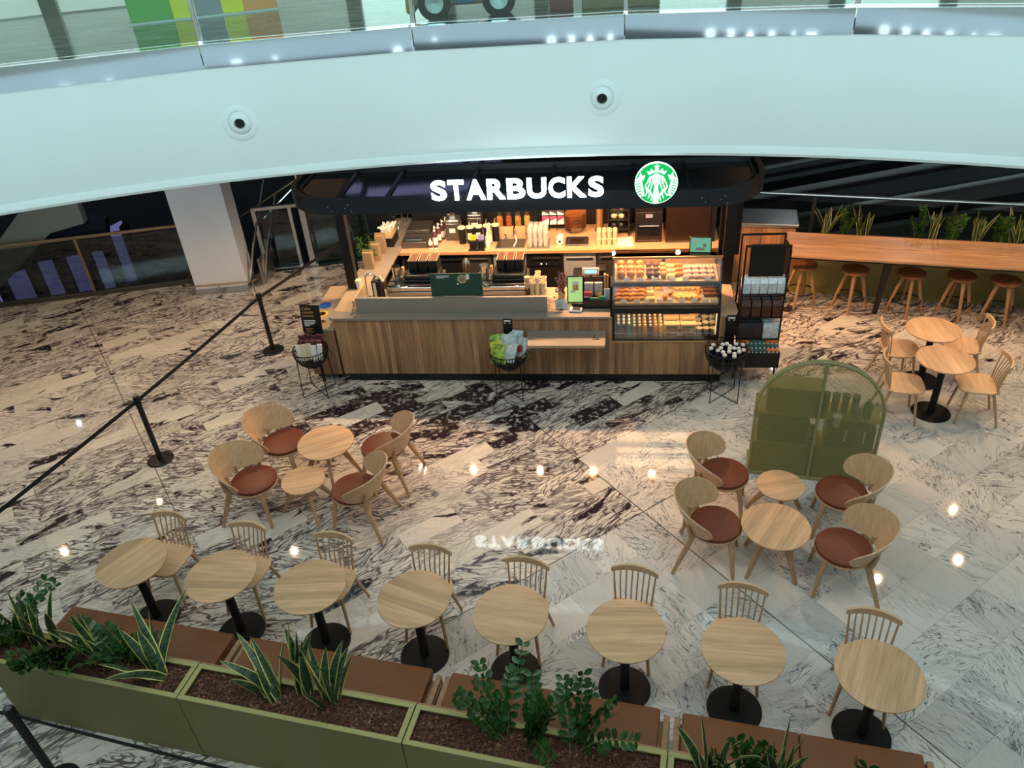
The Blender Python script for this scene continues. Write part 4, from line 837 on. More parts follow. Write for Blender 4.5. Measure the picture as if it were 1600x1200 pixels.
for i in range(3):
    for j in range(2):
        t = on_back('tea_box', '%s box of the rack, %s row' % (('left', 'middle', 'right')[i] + (' pink and white tea' if j == 0 else ' grey and white tea'), ('lower', 'upper')[j]), 'tea box', 2.56 + i * .115, 2.78, group='tea boxes'); t.location.z += .10 + j * .15
        P('box', MB().b2((-.05, -.03, 0), (.05, .03, .13)), M['paperw'], t, smooth=None); q = MB(); q.add([(-.05, -.031, .13), (-.05, -.031, .06), (.05, -.031, .02 if j else .13), (.05, -.031, .13)] if j else [(-.05, -.031, .13), (-.05, -.031, .05), (.05, -.031, .10), (.05, -.031, .13)], [(0, 1, 2, 3)]); P('colour_flash', q, mat('pink', (.55, .06, .16), .5) if j == 0 else M['dsteel'], t, smooth=None)
q = MB()
for z in (.09, .24, .385): q.b2((-.06, -.05, z - .008), (.31, .05, z))
for x in (-.06, .055, .17, .30): q.b2((x - .005, -.05, 0), (x + .005, .05, .39))
ko('tea_rack', q, M['black'], 'black wire rack holding the tea boxes', 'rack', 2.56, 2.80, BT, smooth=None)
t = on_back('towel_roll', 'white paper roll lying on the back counter between the glasses and the steel tray', 'paper roll', 2.80, 2.30); q = MB(); q.T = Matrix.Translation((0, 0, .055)) @ Matrix.Rotation(R(90), 4, 'X'); q.lathe([(.02, -.08), (.055, -.08), (.055, .10), (.02, .10)], (0, 0, 0), 20, cap=False); P('roll', q, M['paperw'], t); q = MB(); q.T = Matrix.Translation((0, 0, .055)) @ Matrix.Rotation(R(90), 4, 'X'); q.cyl((0, 0, -.07), .02, .14, 14); P('core', q, M['kraft'], t)
t = on_back('serving_tray', 'square steel tray with a grey inset on the back counter', 'tray', 3.05, 2.30); P('tray', MB().b2((-.17, -.14, 0), (.17, .14, .025)), M['dsteel'], t, bevel=.01); P('inset', MB().b2((-.10, -.12, .025), (.11, .06, .035)), M['steel'], t); P('inner_rim', MB().tube([(-.15, -.12, .03), (.15, -.12, .03), (.15, .12, .03), (-.15, .12, .03)], .006, 6, True), M['black'], t)
for k in range(6):
    q = MB(); z0 = .02 + k * .045; q.lathe([(.09, 0), (.155, .05), (.165, .055), (.15, .05), (.09, .008)], (0, 0, 0), 26, cap=False)
    t = kt('wooden_bowl', '%s of the stacked glossy brown bowls' % ('lowest', 'second lowest', 'third from the bottom', 'third from the top', 'second', 'topmost')[k], 'bowl', 3.02, 2.72, BT + z0, 'stacked brown bowls'); o = P('bowl', q, mat('brown_lacquer', (.23, .085, .030), .18), t); o.rotation_euler = (R(6), R(-5), 0)
pc = MB().lathe([(.028, 0), (.036, .085), (.038, .088), (.033, .088), (.026, .005)], (0, 0, 0), 14, cap=False).mesh('paper_cup', M['cream'], 40)
for i in range(4):
    for j in range(3):
        for l_ in range(1 + (j > 0)): put(pc, 'small_cup', 'cream cup on the back counter', 'cup', 3.37 + i * .078, 2.20 + j * .085, BT + l_ * .09, 'cream cups on the back counter')
t = on_back('cutting_board', 'white cutting board on the back counter beside the cups', 'cutting board', 3.75, 2.27); P('board', MB().b2((-.13, -.20, 0), (.13, .16, .015)), M['cream'], t, bevel=.004); P('sheet', MB().b2((-.11, -.17, .015), (.11, .13, .018)), M['paperw'], t)
t = on_back('ice_cream_dispenser', 'gold and black cylindrical dispenser behind the cups', 'dispenser', 3.38, 2.70); P('cylinder', MB().cyl((0, 0, .05), .055, .32, 20), mat('gold_tube', (.55, .33, .14), .3, metal=.7), t); P('base', MB().cyl((0, 0, 0), .07, .05, 20), M['black'], t); P('cap', MB().cyl((0, 0, .37), .06, .04, 20), M['black'], t)
t = on_back('basket_rack', 'tiered black rack of pastries and napkins left of the oven', 'rack', 3.66, 2.62)
for z in (.10, .24, .38): s_ = P('shelf', MB().b2((-.15, -.13, z), (.15, .13, z + .015)), M['black'], t); P('contents', MB().ball((-.07, -.02, z + .05), .05, 10).ball((.04, -.03, z + .045), .045, 10).ball((.0, .04, z + .05), .05, 10), M['cream'] if z > .2 else M['dsteel'], s_)
for x in (-.15, .15): P('upright', MB().b2((x - .01, -.13, 0), (x + .01, .13, .42)), M['black'], t)
t = on_back('oven', 'black compact oven on the back counter', 'oven', 4.09, 2.50)
P('body', MB().b2((-.19, -.25, .0), (.19, .28, .46)), M['black'], t, bevel=.008); d = P('door', MB().b2((-.17, -.265, .05), (.17, -.25, .30)), M['blackgloss'], t, bevel=.004); P('handle', MB().tube([(-.14, -.29, .27), (.14, -.29, .27)], .009, 8), M['steel'], d)
P('control_panel', MB().b2((-.05, -.262, .38), (.05, -.25, .43)), mat('grey_screen', (.2, .2, .22), .3, emit=(.25, .27, .3), es=.5), t); P('vent', MB().b2((-.17, -.256, .02), (.17, -.25, .04)), M['dsteel'], t)
t = on_back('bakery_fridge', 'tall plain black cabinet at the right end of the back counter', 'cabinet', 4.65, 2.52); P('body', MB().b2((-.32, -.30, 0), (.30, .40, .75)), mat('brown_black_panel', (.020, .013, .010), .25), t, bevel=.006); P('side_strip', MB().b2((.30, -.28, 0), (.38, .35, .9)), M['black'], t); P('foot_strip', MB().b2((-.30, -.305, .01), (.28, -.30, .03)), M['dsteel'], t)

# front working side: machines, hoppers, tap, cups
def machine(a, nm, w):
    t = kt('espresso_machine', 'espresso machine with bean hoppers behind the upstand, %s one' % nm, 'coffee machine', a, .36, .93, 'espresso machines')
    P('body', MB().b2((0, .04, 0), (w, .50, .30)), M['dsteel'], t, bevel=.01); P('front_bar', MB().b2((0, -.02, .235), (w, .05, .30)), M['chrome'], t, bevel=.015, seg=3); P('drip_grid', MB().b2((0, -.01, .17), (w, .06, .225)), M['steel'], t, bevel=.005)
    P('cup_rail', MB().tube([(.02, .08, .34), (w - .02, .08, .34)], .008, 6), M['black'], t); P('head', MB().b2((.22, .10, .30), (w - .02, .40, .40)), M['black'], t, bevel=.02, seg=3)
    x0 = .26; ww = (w - .30) / 3
    for i in range(3):
        h = P('hopper', MB().b2((x0 + i * ww + .008, .22, .38), (x0 + (i + 1) * ww - .008, .46, .545)), M['black'], t, bevel=.006)
        P('beans', MB().b2((x0 + i * ww + .018, .225, .545), (x0 + (i + 1) * ww - .018, .455, .553)), M['beans'], h)
        P('rim', MB().tube([(x0 + i * ww + .012, .224, .553), (x0 + (i + 1) * ww - .012, .224, .553), (x0 + (i + 1) * ww - .012, .456, .553), (x0 + i * ww + .012, .456, .553)], .005, 4, True), M['kraft'], h)
    P('steam_pitcher', MB().lathe([(.05, 0), (.058, .18), (.060, .20), (.05, .20)], (.11, .20, .30), 20), M['chrome'], t); P('grinder_chute', MB().b2((.19, .14, .30), (.225, .20, .50)), M['copper'], t, bevel=.008)
    P('knob', MB().ball((.20, .10, .40), .022, 10), M['chrome'], t)
machine(.66, 'left', .70); machine(1.82, 'right', .66)
t = kt('card_terminal_tower', 'tall narrow black dispenser tower with a white keypad beside the tap', 'dispenser', .55, .34, .93); P('body', MB().b2((-.06, -.06, 0), (.06, .10, .42)), M['black'], t, bevel=.015, seg=3); P('keypad', MB().b2((-.035, -.066, .20), (.0, -.06, .40)), M['cream'], t); P('arm', MB().tube([(.0, 0, .42), (.05, .0, .46), (.09, -.02, .40)], .02, 8), M['cream'], t)
t = kt('water_tap', 'tall chrome swan-neck tap at the left of the worktop', 'tap', .38, .55, .93); P('spout', MB().tube([(-.05, 0, 0), (-.05, 0, .30)] + [(-.05 + .08 - .08 * math.cos(R(a)), 0, .30 + .10 * math.sin(R(a))) for a in range(20, 200, 20)], .011, 8), M['chrome'], t); P('base', MB().cyl((-.05, 0, 0), .025, .05, 14), M['chrome'], t)
for i, (x, y, h) in enumerate(((.40, .40, .14), (.45, .48, .12), (.36, .36, .10))):
    t = kt('milk_pitcher', '%s steel milk pitcher beside the swan-neck tap' % ('tall', 'middle', 'small')[i], 'pitcher', x, y, .93); P('jug', MB().lathe([(.036, 0), (.036, h * .5), (.028, h * .85), (.032, h), (.026, h * .85)], (0, 0, 0), 16), M['chrome'], t); P('handle', MB().tube([(.03, 0, h * .8), (.062, 0, h * .7), (.06, 0, h * .3), (.034, 0, h * .2)], .005, 6), M['chrome'], t)
for j in range(3):
    for i in range(3):
        for l_ in range(5 - abs(i - 1)):
            put(pc, 'coffee_cup', 'cream cup in stacks behind the upstand', 'cup', 2.55 + i * .072, .36 + j * .08, .955 + l_ * .075, 'cream cups in tall stacks')
t = kt('cup_holder', 'wood-coloured holder of stacked cups between the right machine and the cream cups', 'cup holder', 2.50, .32, .93); P('holder', MB().b2((-.03, -.03, 0), (.03, .05, .30)), M['brownbag'], t, bevel=.004); P('cups', MB().lathe([(.032, 0), (.038, .08), (.032, .082), (.038, .16)], (0, 0, .28), 14), M['kraft'], t)
ko('glass_cup_tray', MB().b2((-.02, -.06, 0), (.30, .30, .02)), M['steel'], 'steel tray under the tall stacks of cream cups', 'tray', 2.50, .32, .935)
t = kt('blender', 'clear blender jug on the back counter edge between the machines', 'blender', 1.57, 1.2, .93); P('jug', MB().lathe([(.04, 0), (.055, .2), (.05, .24), (.02, .30)], (0, 0, 0), 16), M['steel'], t); P('base', MB().cyl((0, 0, -.1), .06, .10, 16), M['black'], t)
ko('blender_shelf', MB().b2((-.1, -.1, 0), (.1, .1, .83)), M['dsteel'], 'steel pedestal under the blender jug', 'pedestal', 1.57, 1.2, 0)
# green advert board on the upstand
t = kt('advert_board', 'dark green advert board with a picture of a cup standing on the upstand', 'sign board', 1.30, .148, 1.20)
P('board', MB().b2((0, 0, 0), (.66, .012, .31)), M['dkgreen'], t, bevel=.002)
q = MB()
for z, w in ((.275, .165), (.262, .16), (.249, .10)): q.b2((.085, -.002, z), (.085 + w, 0, z + (.008 if z > .27 else .004)))
P('lettering', q, M['txt'], t); q = MB(); q.T = Matrix.Translation((.41, -.001, .235)) @ Matrix.Rotation(R(90), 4, 'X'); q.lathe([(.0, 0), (.058, .0), (.058, .004), (.0, .004)], (0, 0, 0), 28, cap=False); c_ = P('cup_picture', q, M['kraft'], t)
q = MB(); q.T = Matrix.Translation((.41, -.006, .235)) @ Matrix.Rotation(R(90), 4, 'X'); q.lathe([(.0, 0), (.042, .0), (.042, .002), (.0, .002)], (0, 0, 0), 28, cap=False); P('coffee_picture', q, mat('crema', (.32, .20, .13), .5), c_); P('saucer_picture', MB().b2((.46, -.003, .23), (.50, -.001, .30)).b2((.34, -.003, .16), (.36, -.001, .18)), M['paperw'], t)

# till zone
t = kt('menu_tablet', 'upright green advert tablet on the till counter', 'screen', 3.10, .34, CT, rz=R(0))
q = MB(); q.T = Matrix.Rotation(R(-6), 4, 'X'); q.b2((-.105, 0, 0), (.105, .012, .36)); P('frame', q, M['black'], t, bevel=.004)
q = MB(); q.T = Matrix.Rotation(R(-6), 4, 'X'); q.b2((-.09, -.002, .015), (.09, 0, .345)); P('display', q, mat('lime_screen', (.3, .5, .2), .4, emit=(.42, .66, .22), es=.75), t)
q = MB(); q.T = Matrix.Rotation(R(-6), 4, 'X'); q.b2((-.035, -.004, .17), (.04, -.002, .25)); P('drink_picture', q, mat('latte', (.55, .33, .13), .5), t)
q = MB(); q.T = Matrix.Rotation(R(-6), 4, 'X'); q.b2((-.04, -.004, .25), (.045, -.002, .29)).b2((-.06, -.0035, .14), (-.0, -.002, .17)).b2((-.06, -.003, .32), (.07, -.002, .328)); P('foam_picture', q, M['paperw'], t)
t = kt('info_card', 'small pale blue text card leaning at the front of the till counter', 'card', 2.93, .16, CT, rz=R(14))
q = MB(); q.T = Matrix.Rotation(R(-25), 4, 'X'); q.b2((-.07, 0, 0), (.07, .004, .13)); P('card', q, mat('pale_blue_card', (.45, .58, .66), .5), t); q = MB(); q.T = Matrix.Rotation(R(-25), 4, 'X')
for z in (.03, .05, .07, .09, .11): q.b2((-.055, -.002, z), (.02 + .01 * (z > .06), 0, z + .005))
P('lettering', q, M['dsteel'], t); P('clip', MB().b2((-.02, -.02, 0), (.02, .01, .015)), M['black'], t)
t = kt('card_reader', 'white and black card reader in front of the green tablet', 'card reader', 3.10, .13, CT, rz=R(-8)); P('body', MB().b2((-.07, -.05, 0), (.09, .05, .035)), M['paperw'], t, bevel=.015, seg=3); P('screen', MB().b2((-.03, -.04, .035), (.07, .035, .04)), M['black'], t, bevel=.003); P('dock', MB().b2((-.05, .05, 0), (.10, .09, .075)), M['black'], t, bevel=.015, seg=3)
t = kt('till_display', 'customer price display with a pale blue screen on a dark till', 'till', 3.28, 1.0, 0); P('cabinet', MB().b2((-.30, 0, .3), (.30, .30, .88)), M['dsteel'], t); P('till', MB().b2((-.24, -.05, .88), (.22, .25, 1.05)), M['black'], t, bevel=.02); P('head', MB().b2((-.11, -.07, 1.08), (.11, -.04, 1.18)), M['paperw'], t, bevel=.006); P('display', MB().b2((-.08, -.074, 1.11), (.08, -.07, 1.155)), mat('cyan_display', (.2, .5, .6), .3, emit=(.25, .75, .95), es=1.2), t); P('neck', MB().b2((-.02, -.05, 1.0), (.02, -.03, 1.09)), M['black'], t); P('printer', MB().b2((.06, -.02, 1.05), (.20, .16, 1.13)), M['black'], t, bevel=.01)
t = kt('twig_bouquet', 'bouquet of dark dried berries and twigs in a jar left of the green tablet', 'dried flowers', 2.92, .45, CT); P('jar', MB().lathe([(.04, 0), (.05, .10), (.04, .14)], (0, 0, 0), 14), M['kraft'], t)
random.seed(4); q = MB(); q2 = MB()
for k in range(26):
    a = random.uniform(0, 6.28); r_ = random.uniform(.02, .085); h = random.uniform(.16, .40); q.tube([(r_ * .3 * math.cos(a), r_ * .3 * math.sin(a), .1), (r_ * math.cos(a), r_ * math.sin(a), h)], .004, 4)
    for m_ in range(2): q2.ball((r_ * math.cos(a) + random.uniform(-.02, .02), r_ * math.sin(a) + random.uniform(-.02, .02), h - random.uniform(0, .18)), .013, 6)
P('twigs', q, M['bark2'], t); P('berries', q2, mat('indigo_berries', (.03, .025, .07), .4, var=.5, vs=60), t)
t = kt('snack_display', 'black acrylic box of coloured snack packs on the till counter', 'display bin', 3.37, .27, CT)
P('bin', MB().b2((-.17, -.10, 0), (.17, .20, .012)).b2((-.17, -.10, 0), (.17, -.09, .12)).b2((-.17, -.10, 0), (-.16, .2, .10)).b2((.16, -.10, 0), (.17, .2, .22)).b2((-.17, .19, 0), (.17, .20, .30)), M['blackgloss'], t, smooth=None)
def packs(nm, lab, c, items):
    for (x, y, z, w, d_, h) in items: ko(nm, MB().b2((-w / 2, -d_ / 2, 0), (w / 2, d_ / 2, h)), c, lab, 'snack pack', 3.37 + x, .27 + y, CT + z, lab + 's', bevel=.004)
packs('snack_pack', 'green snack pack at the front of the counter bin', mat('sea_green', (.03, .20, .15), .4), [(-.04, -.06, .03, .09, .03, .11), (.07, -.06, .03, .07, .03, .13)])
packs('snack_pack', 'dark blue round snack tin in the counter bin', mat('midnight', (.03, .02, .08), .4), [(-.12, -.05, .03, .07, .05, .12)])
packs('snack_pack', 'red sweet packet in the counter bin', mat('sweet_red', (.6, .07, .06), .4), [(-.11, .01, .08, .10, .04, .11)])
packs('snack_pack', 'orange sweet packet in the counter bin', mat('sweet_orange', (.8, .35, .02), .4), [(.03, .01, .08, .05, .04, .09)])
packs('snack_pack', 'pale wrapped biscuit pack at the rear of the counter bin', mat('pale_film', (.50, .40, .40), .3, var=.3, vs=40), [(-.10, .08, .10, .11, .04, .18), (.02, .08, .10, .10, .04, .18)])
packs('biscuit_stick', 'tall wooden-coloured biscuit tube in the counter bin', M['copper'], [(.10, .09, .14, .025, .025, .24), (.132, .09, .14, .025, .025, .24), (.10, .13, .14, .025, .025, .24)])
packs('snack_pack', 'white striped snack bar upright in the counter bin', M['paperw'], [(.105, .03, .05, .035, .02, .17), (.145, .03, .05, .035, .02, .17)])

# left side run: bags, plant, boxes
BGK = mat('shaded_kraft', (.30, .21, .13), .75, var=.1)  # kraft darkened: the shade of this unlit run is put into the colour
for i, (a, b_, h) in enumerate(((.12, 1.45, .25), (.15, 1.72, .26), (.17, 1.98, .28))):
    t = kt('paper_bag', '%s kraft paper bag standing on the left side worktop' % ('nearest', 'middle', 'furthest')[i], 'paper bag', a, b_, CT, 'kraft bags on the left worktop'); P('bag', MB().b2((-.07, -.05, 0), (.07, .05, h)), BGK, t, bevel=.004); P('fold', MB().b2((-.07, -.006, h), (.07, .006, h + .03)), BGK, t)
t = kt('potted_fern', 'small dark-leaved plant between the kraft bags', 'plant', .05, 1.62, CT); P('pot', MB().lathe([(.04, 0), (.055, .12)], (0, 0, 0), 14), M['kraft'], t)
q = MB(); random.seed(9)
for k in range(70):
    a = random.uniform(0, 6.28); h = random.uniform(.14, .40); r_ = random.uniform(.03, .14); p = Vector((r_ * math.cos(a), r_ * math.sin(a), h)); q.add([p + Vector((0, 0, 0)), p + Vector((.03 * math.cos(a + 1), .03 * math.sin(a + 1), .01)), p + Vector((.06 * math.cos(a), .06 * math.sin(a), -.01)), p + Vector((.03 * math.cos(a - 1), .03 * math.sin(a - 1), .01))], [(0, 1, 2, 3)])
P('foliage', q, M['leaf2'], t, smooth=None)
t = kt('accessory_crate', 'black crate of white straws and lids on the left worktop', 'crate', .20, 2.32, CT); P('crate', MB().b2((-.11, -.16, 0), (.11, .16, .13)), M['black'], t, bevel=.004); P('cartons', MB().b2((-.09, -.14, .13), (.09, .14, .22)), M['kraft'], t, bevel=.004)
q = MB()
for k in range(60):
    a = random.uniform(0, 6.28); q.tube([(random.uniform(-.08, .08), random.uniform(-.12, .12), .21), (random.uniform(-.12, .12), random.uniform(-.15, .15), .29)], .006, 4)
P('straws', q, M['paperw'], t)
t = kt('silver_streamers', 'silver foil streamers hanging behind the crate on the left', 'decoration', .33, 2.75, 1.1); q = MB()
for k in range(60):
    x, y, z = random.uniform(-.10, .10), random.uniform(-.1, .1), random.uniform(0, .6); q.tube([(x, y, z), (x + random.uniform(-.06, .06), y - .04, z + random.uniform(-.06, .04))], .005, 4)
P('foil', q, M['chrome'], t); P('cord', MB().tube([(0, 0, 0), (0, 0, 1.36)], .004, 4), M['steel'], t)
t = kt('takeaway_cup', 'white takeaway cup at the foot of the left canopy post', 'cup', .14, .80, CT); P('cup', MB().lathe([(.030, 0), (.042, .12)], (0, 0, 0), 16), M['paperw'], t); P('lid', MB().lathe([(.045, .12), (.044, .13), (.036, .14)], (0, 0, 0), 16), M['cream'], t)

# wire baskets on stands in front of the counter
def basket(nm, a, b_, lab, R0=.235, depth=.24, ztop=.66, legs=.235):
    t = kt('wire_basket', lab, 'basket', a, b_, 0, 'black baskets on wire stands')
    prof = [(R0 * f, ztop - depth * g) for f, g in ((1, 0), (.985, .25), (.90, .5), (.74, .75), (.52, .93), (.40, 1))]
    q = MB(); n = 40
    for k in range(n):
        a_ = 2 * math.pi * k / n; q.tube([(r * math.cos(a_), r * math.sin(a_), z) for r, z in prof], .0048, 4)
    P('slats', q, M['black'], t); q = MB()
    for r, z in prof: q.tube([(r * math.cos(R(c)), r * math.sin(R(c)), z) for c in range(0, 360, 12)], .007 if z == ztop else .0045, 5, True)
    for z, r in ((ztop - depth * .35, R0 * .955), (ztop - depth * .62, R0 * .83)): q.tube([(r * math.cos(R(c)), r * math.sin(R(c)), z) for c in range(0, 360, 12)], .0045, 5, True)
    P('hoops', q, M['black'], t); P('bottom', MB().cyl((0, 0, ztop - depth), R0 * .5, .01, 20), M['black'], t)
    for c in (45, 135, 225, 315):
        P('leg', MB().tube([(legs * math.cos(R(c)), legs * math.sin(R(c)), .004), (R0 * .93 * math.cos(R(c)), R0 * .93 * math.sin(R(c)), ztop - .06)], .006, 6), M['black'], t)
    P('foot_brace', MB().tube([(legs * math.cos(R(45)), legs * math.sin(R(45)), .008), (legs * math.cos(R(225)), legs * math.sin(R(225)), .008)], .005, 5).tube([(legs * math.cos(R(135)), legs * math.sin(R(135)), .008), (legs * math.cos(R(315)), legs * math.sin(R(315)), .008)], .005, 5), M['black'], t)
    P('side_loop', MB().tube([(R0, .02, ztop), (R0 + .05, .0, ztop - .06), (R0 + .04, 0, ztop - .14), (R0 * .92, 0, ztop - .17)], .004, 5), M['black'], t)
basket('a', -.30, -.23, 'black wire basket full of chocolate bars at the left end of the counter', .225)
basket('b', 2.28, -.27, 'black wire basket on a stand full of crisp bags before the middle of the counter')
basket('c', 4.92, -.30, 'black wire basket of white-capped bottles at the right end of the counter', .25, .26, .70)
for i in range(4):
    ko('chocolate_pack', MB().b2((-.038, -.012, 0), (.038, .012, .20)), M['plum'], 'plum-coloured bar pack at the rear of the left basket', 'snack pack', -.42 + i * .082, -.14, .60 + .02 * (i % 2), 'plum packs in the left basket', bevel=.004)
for i in range(4):
    for j in range(2): ko('chocolate_pack', MB().b2((-.035, -.012, 0), (.035, .012, .20)), M['plum'], 'plum-coloured bar pack in the left basket, middle rows', 'snack pack', -.41 + i * .078, -.19 - j * .03, .57 - .0 * j, 'plum packs in the middle of the left basket', bevel=.004)
for i in range(5):
    t = kt('cereal_bar', 'tall white wrapped bar at the front of the left basket', 'snack pack', -.43 + i * .066, -.27 - .015 * (i % 2), .50 + .012 * (i % 3), 'white bars in the left basket'); o = P('wrapper', MB().b2((-.033, -.014, 0), (.033, .014, .22)), M['cream' if i in (1, 2) else 'paperw'], t, bevel=.004); o.rotation_euler = (R(-10), R(random.uniform(-6, 6)), 0)
BAG = lambda w, h: MB().grid([[(w * (x - .5), .035 * math.sin(math.pi * x) * math.sin(math.pi * min(1, max(0, z))) , h * z) for x in [i / 8 for i in range(9)]] for z in [j / 8 for j in range(9)]]).grid([[(w * (x - .5), -.035 * math.sin(math.pi * x) * math.sin(math.pi * min(1, max(0, z))), h * z) for x in [i / 8 for i in range(9)]] for z in [j / 8 for j in range(9)]])
CB = [mat('crisp_white_bag', (.52, .58, .60), .3, var=.35, vs=22), mat('crisp_green_bag', (.32, .45, .06), .3, var=.6, vs=18), mat('crisp_yellow_bag', (.70, .60, .05), .3, var=.3, vs=18)]
for i, (x, y, z, rx, rz, c, w) in enumerate(((-.13, .08, .52, -15, 20, 1, 'green crisp bag at the upper left of the middle basket'), (-.12, -.02, .50, -35, 10, 2, 'yellow crisp bag at the left of the middle basket'), (-.13, -.10, .47, -35, -15, 1, 'green crisp bag at the lower left of the middle basket'), (.05, .12, .55, -30, -15, 0, 'white crisp bag at the very back of the middle basket'), (.01, .03, .54, -30, 5, 0, 'white crisp bag in the centre of the middle basket'), (-.02, -.10, .50, -38, -20, 0, 'white crisp bag at the front of the middle basket'), (.13, .00, .52, -35, -28, 0, 'white crisp bag with a red print at the right of the middle basket'))):
    t = kt('crisp_bag', w, 'crisp bag', 2.28 + x, -.27 + y, z + .04, None, R(rz)); o = P('bag', BAG(.20, .25), CB[c], t, smooth=60); o.rotation_euler = (R(rx), 0, 0)
    if 'red' in w: 
        p_ = P('print', MB().b2((-.04, -.04, .07), (.04, -.036, .13)).b2((-.02, -.04, .05), (.02, -.036, .15)), mat('print_red', (.45, .05, .07), .4), t); p_.rotation_euler = (R(rx), 0, 0)
q = MB(); q.lathe([(.034, 0), (.034, .17), (.024, .21)], (0, 0, 0), 14); q.mi = 1; q.lathe([(.020, .208), (.025, .212), (.025, .230), (.021, .235), (.001, .237)], (0, 0, 0), 16)
wb = q.mesh('bottle', [mat('dark_bottle', (.010, .012, .02), .2), M['paperw']], 40)
spots_ = [(-.16, .06), (-.07, .09), (.02, .13), (.10, .08), (.19, .09), (-.18, -.04), (-.06, -.02), (.02, .03), (.035, -.04), (.09, -.03), (.17, -.02), (-.13, -.10), (-.05, -.09), (.05, -.12), (.14, -.10), (-.06, -.16), (.20, -.06), (.04, -.19), (.11, -.17)]
for i, (x, y) in enumerate(spots_):
    o = put(wb, 'bottle', 'white-capped dark bottle in the right basket', 'bottle', 4.92 + x * .92, -.30 + y * .92, .485, 'white-capped bottles in the right basket'); o.rotation_euler = (R(random.uniform(-8, 8)), R(random.uniform(-8, 8)), 0)
# label posts behind the baskets
t = kt('price_board', 'black board with copper lettering on the stand of the left basket', 'sign board', -.30, -.02, 0)
q = MB(); q.T = Matrix.Translation((0, 0, .76)) @ Matrix.Rotation(R(4), 4, 'Y'); q.b2((-.13, 0, 0), (.13, .01, .42)); P('board', q, M['black'], t, bevel=.002)
for i, (s_, sz, z) in enumerate((('Cafés', .055, .35), ('tostado', .05, .30), ('intenso', .05, .25))): o = text(s_, sz, M['copper'], t, (-.085, -.003, .76 + z), ext=.001, off=.0006)
q = MB()
for z, w in ((.19, .15), (.165, .155), (.14, .13), (.115, .07)): q.b2((-.085, -.003, .76 + z), (-.085 + w, 0, .76 + z + .010))
P('lettering', q, M['txt'], t); q = MB()
for z, w in ((.07, .10), (.045, .08), (.02, .11)): q.b2((-.085, -.003, .76 + z), (-.085 + w, 0, .76 + z + .008))
P('lettering', q, M['copper'], t); P('stem', MB().b2((-.02, 0, .0), (.02, .01, .78)), M['black'], t)
for a, b_, h, lb in ((2.26, -.035, .97, 'middle basket, narrow black price strip standing behind it'), (4.99, -.045, 1.0, 'right basket, narrow black price strip standing behind it')):
    t = kt('price_strip', lb, 'sign board', a, b_, 0); P('strip', MB().b2((-.055, 0, .35), (.055, .012, h)), M['black'], t, bevel=.002); P('lettering', MB().b2((-.04, -.003, h - .04), (.04, 0, h - .02)).b2((-.04, -.003, h - .065), (-.02, 0, h - .055)).b2((.02, -.003, h - .065), (.04, 0, h - .055)), M['txt'], t)

# merchandise rack
t = kt('display_rack', 'black metal display rack of coffee bags to the right of the kiosk', 'display rack', 5.10, .10, 0)
for x in (0, .50):
    for y in (0, .34): P('upright', MB().b2((x - .01, y - .01, 0), (x + .01, y + .01, 1.83)), M['black'], t)
for z in (.595, .90, 1.22): P('shelf', MB().b2((-.01, -.02, z - .012), (.51, .36, z)), M['black'], t, smooth=None)
P('top_bar', MB().b2((-.01, -.01, 1.82), (.51, .01, 1.84)).b2((-.01, .33, 1.82), (.51, .35, 1.84)), M['black'], t); P('header_board', MB().b2((.06, .04, 1.42), (.46, .055, 1.83)), M['black'], t)
P('drawer_panel', B((0, -.20, .29), (.50, -.18, .49)), M['black'], t, smooth=None); P('drawer_floor', B((0, -.18, .29), (.50, .34, .305)), M['black'], t, smooth=None)
for x in (0, .49): P('drawer_side', B((x, -.2, .29), (x + .01, 0, .50)), M['black'], t, smooth=None)
P('side_board', MB().b2((.515, .05, 1.1), (.53, .34, 1.75)), M['black'], t)
def cbag(m): return MB().add([(-.045, -.03, 0), (.045, -.03, 0), (.045, .03, 0), (-.045, .03, 0), (-.048, -.03, .13), (.048, -.03, .13), (.048, .03, .13), (-.048, .03, .13), (-.045, -.004, .19), (.045, -.004, .19), (.045, .004, .19), (-.045, .004, .19)], [(0, 3, 2, 1), (0, 1, 5, 4), (1, 2, 6, 5), (2, 3, 7, 6), (3, 0, 4, 7), (4, 5, 9, 8), (5, 6, 10, 9), (6, 7, 11, 10), (7, 4, 8, 11), (8, 9, 10, 11)]).mesh('coffee_bag', m, 20)
sv, br_, dk_ = cbag(M['silverbag']), cbag(M['brownbag']), cbag(M['darkbag'])
for i in range(5):
    for j in range(2): put(sv, 'coffee_bag', 'silver coffee bag, top rack shelf', 'coffee bag', 5.15 + i * .10, .12 + j * .09, 1.221, 'silver bags on the top shelf')
for i in range(4):
    for j in range(4): put(br_, 'coffee_bag', 'brown coffee bag, second rack shelf', 'coffee bag', 5.17 + i * .122, .13 + j * .08, .901, 'brown bags on the second shelf', 0, 1.12)
for i in range(5):
    for j in range(4): put(dk_ if i < 3 else sv, 'coffee_bag', ('charcoal' if i < 3 else 'silver') + ' coffee bag, third rack shelf', 'coffee bag', 5.15 + i * .102, .13 + j * .08, .596, ('charcoal' if i < 3 else 'silver') + ' bags on the third shelf', 0, 1.08)
cap_o = MB().b2((-.023, -.025, 0), (.023, .025, .10)).mesh('box', M['orange'], None); cap_t = MB().b2((-.023, -.025, 0), (.023, .025, .10)).mesh('box', M['teal'], None); cap_l = MB().b2((-.012, -.027, .06), (.012, -.025, .085)).mesh('label', M['paperw'], None)
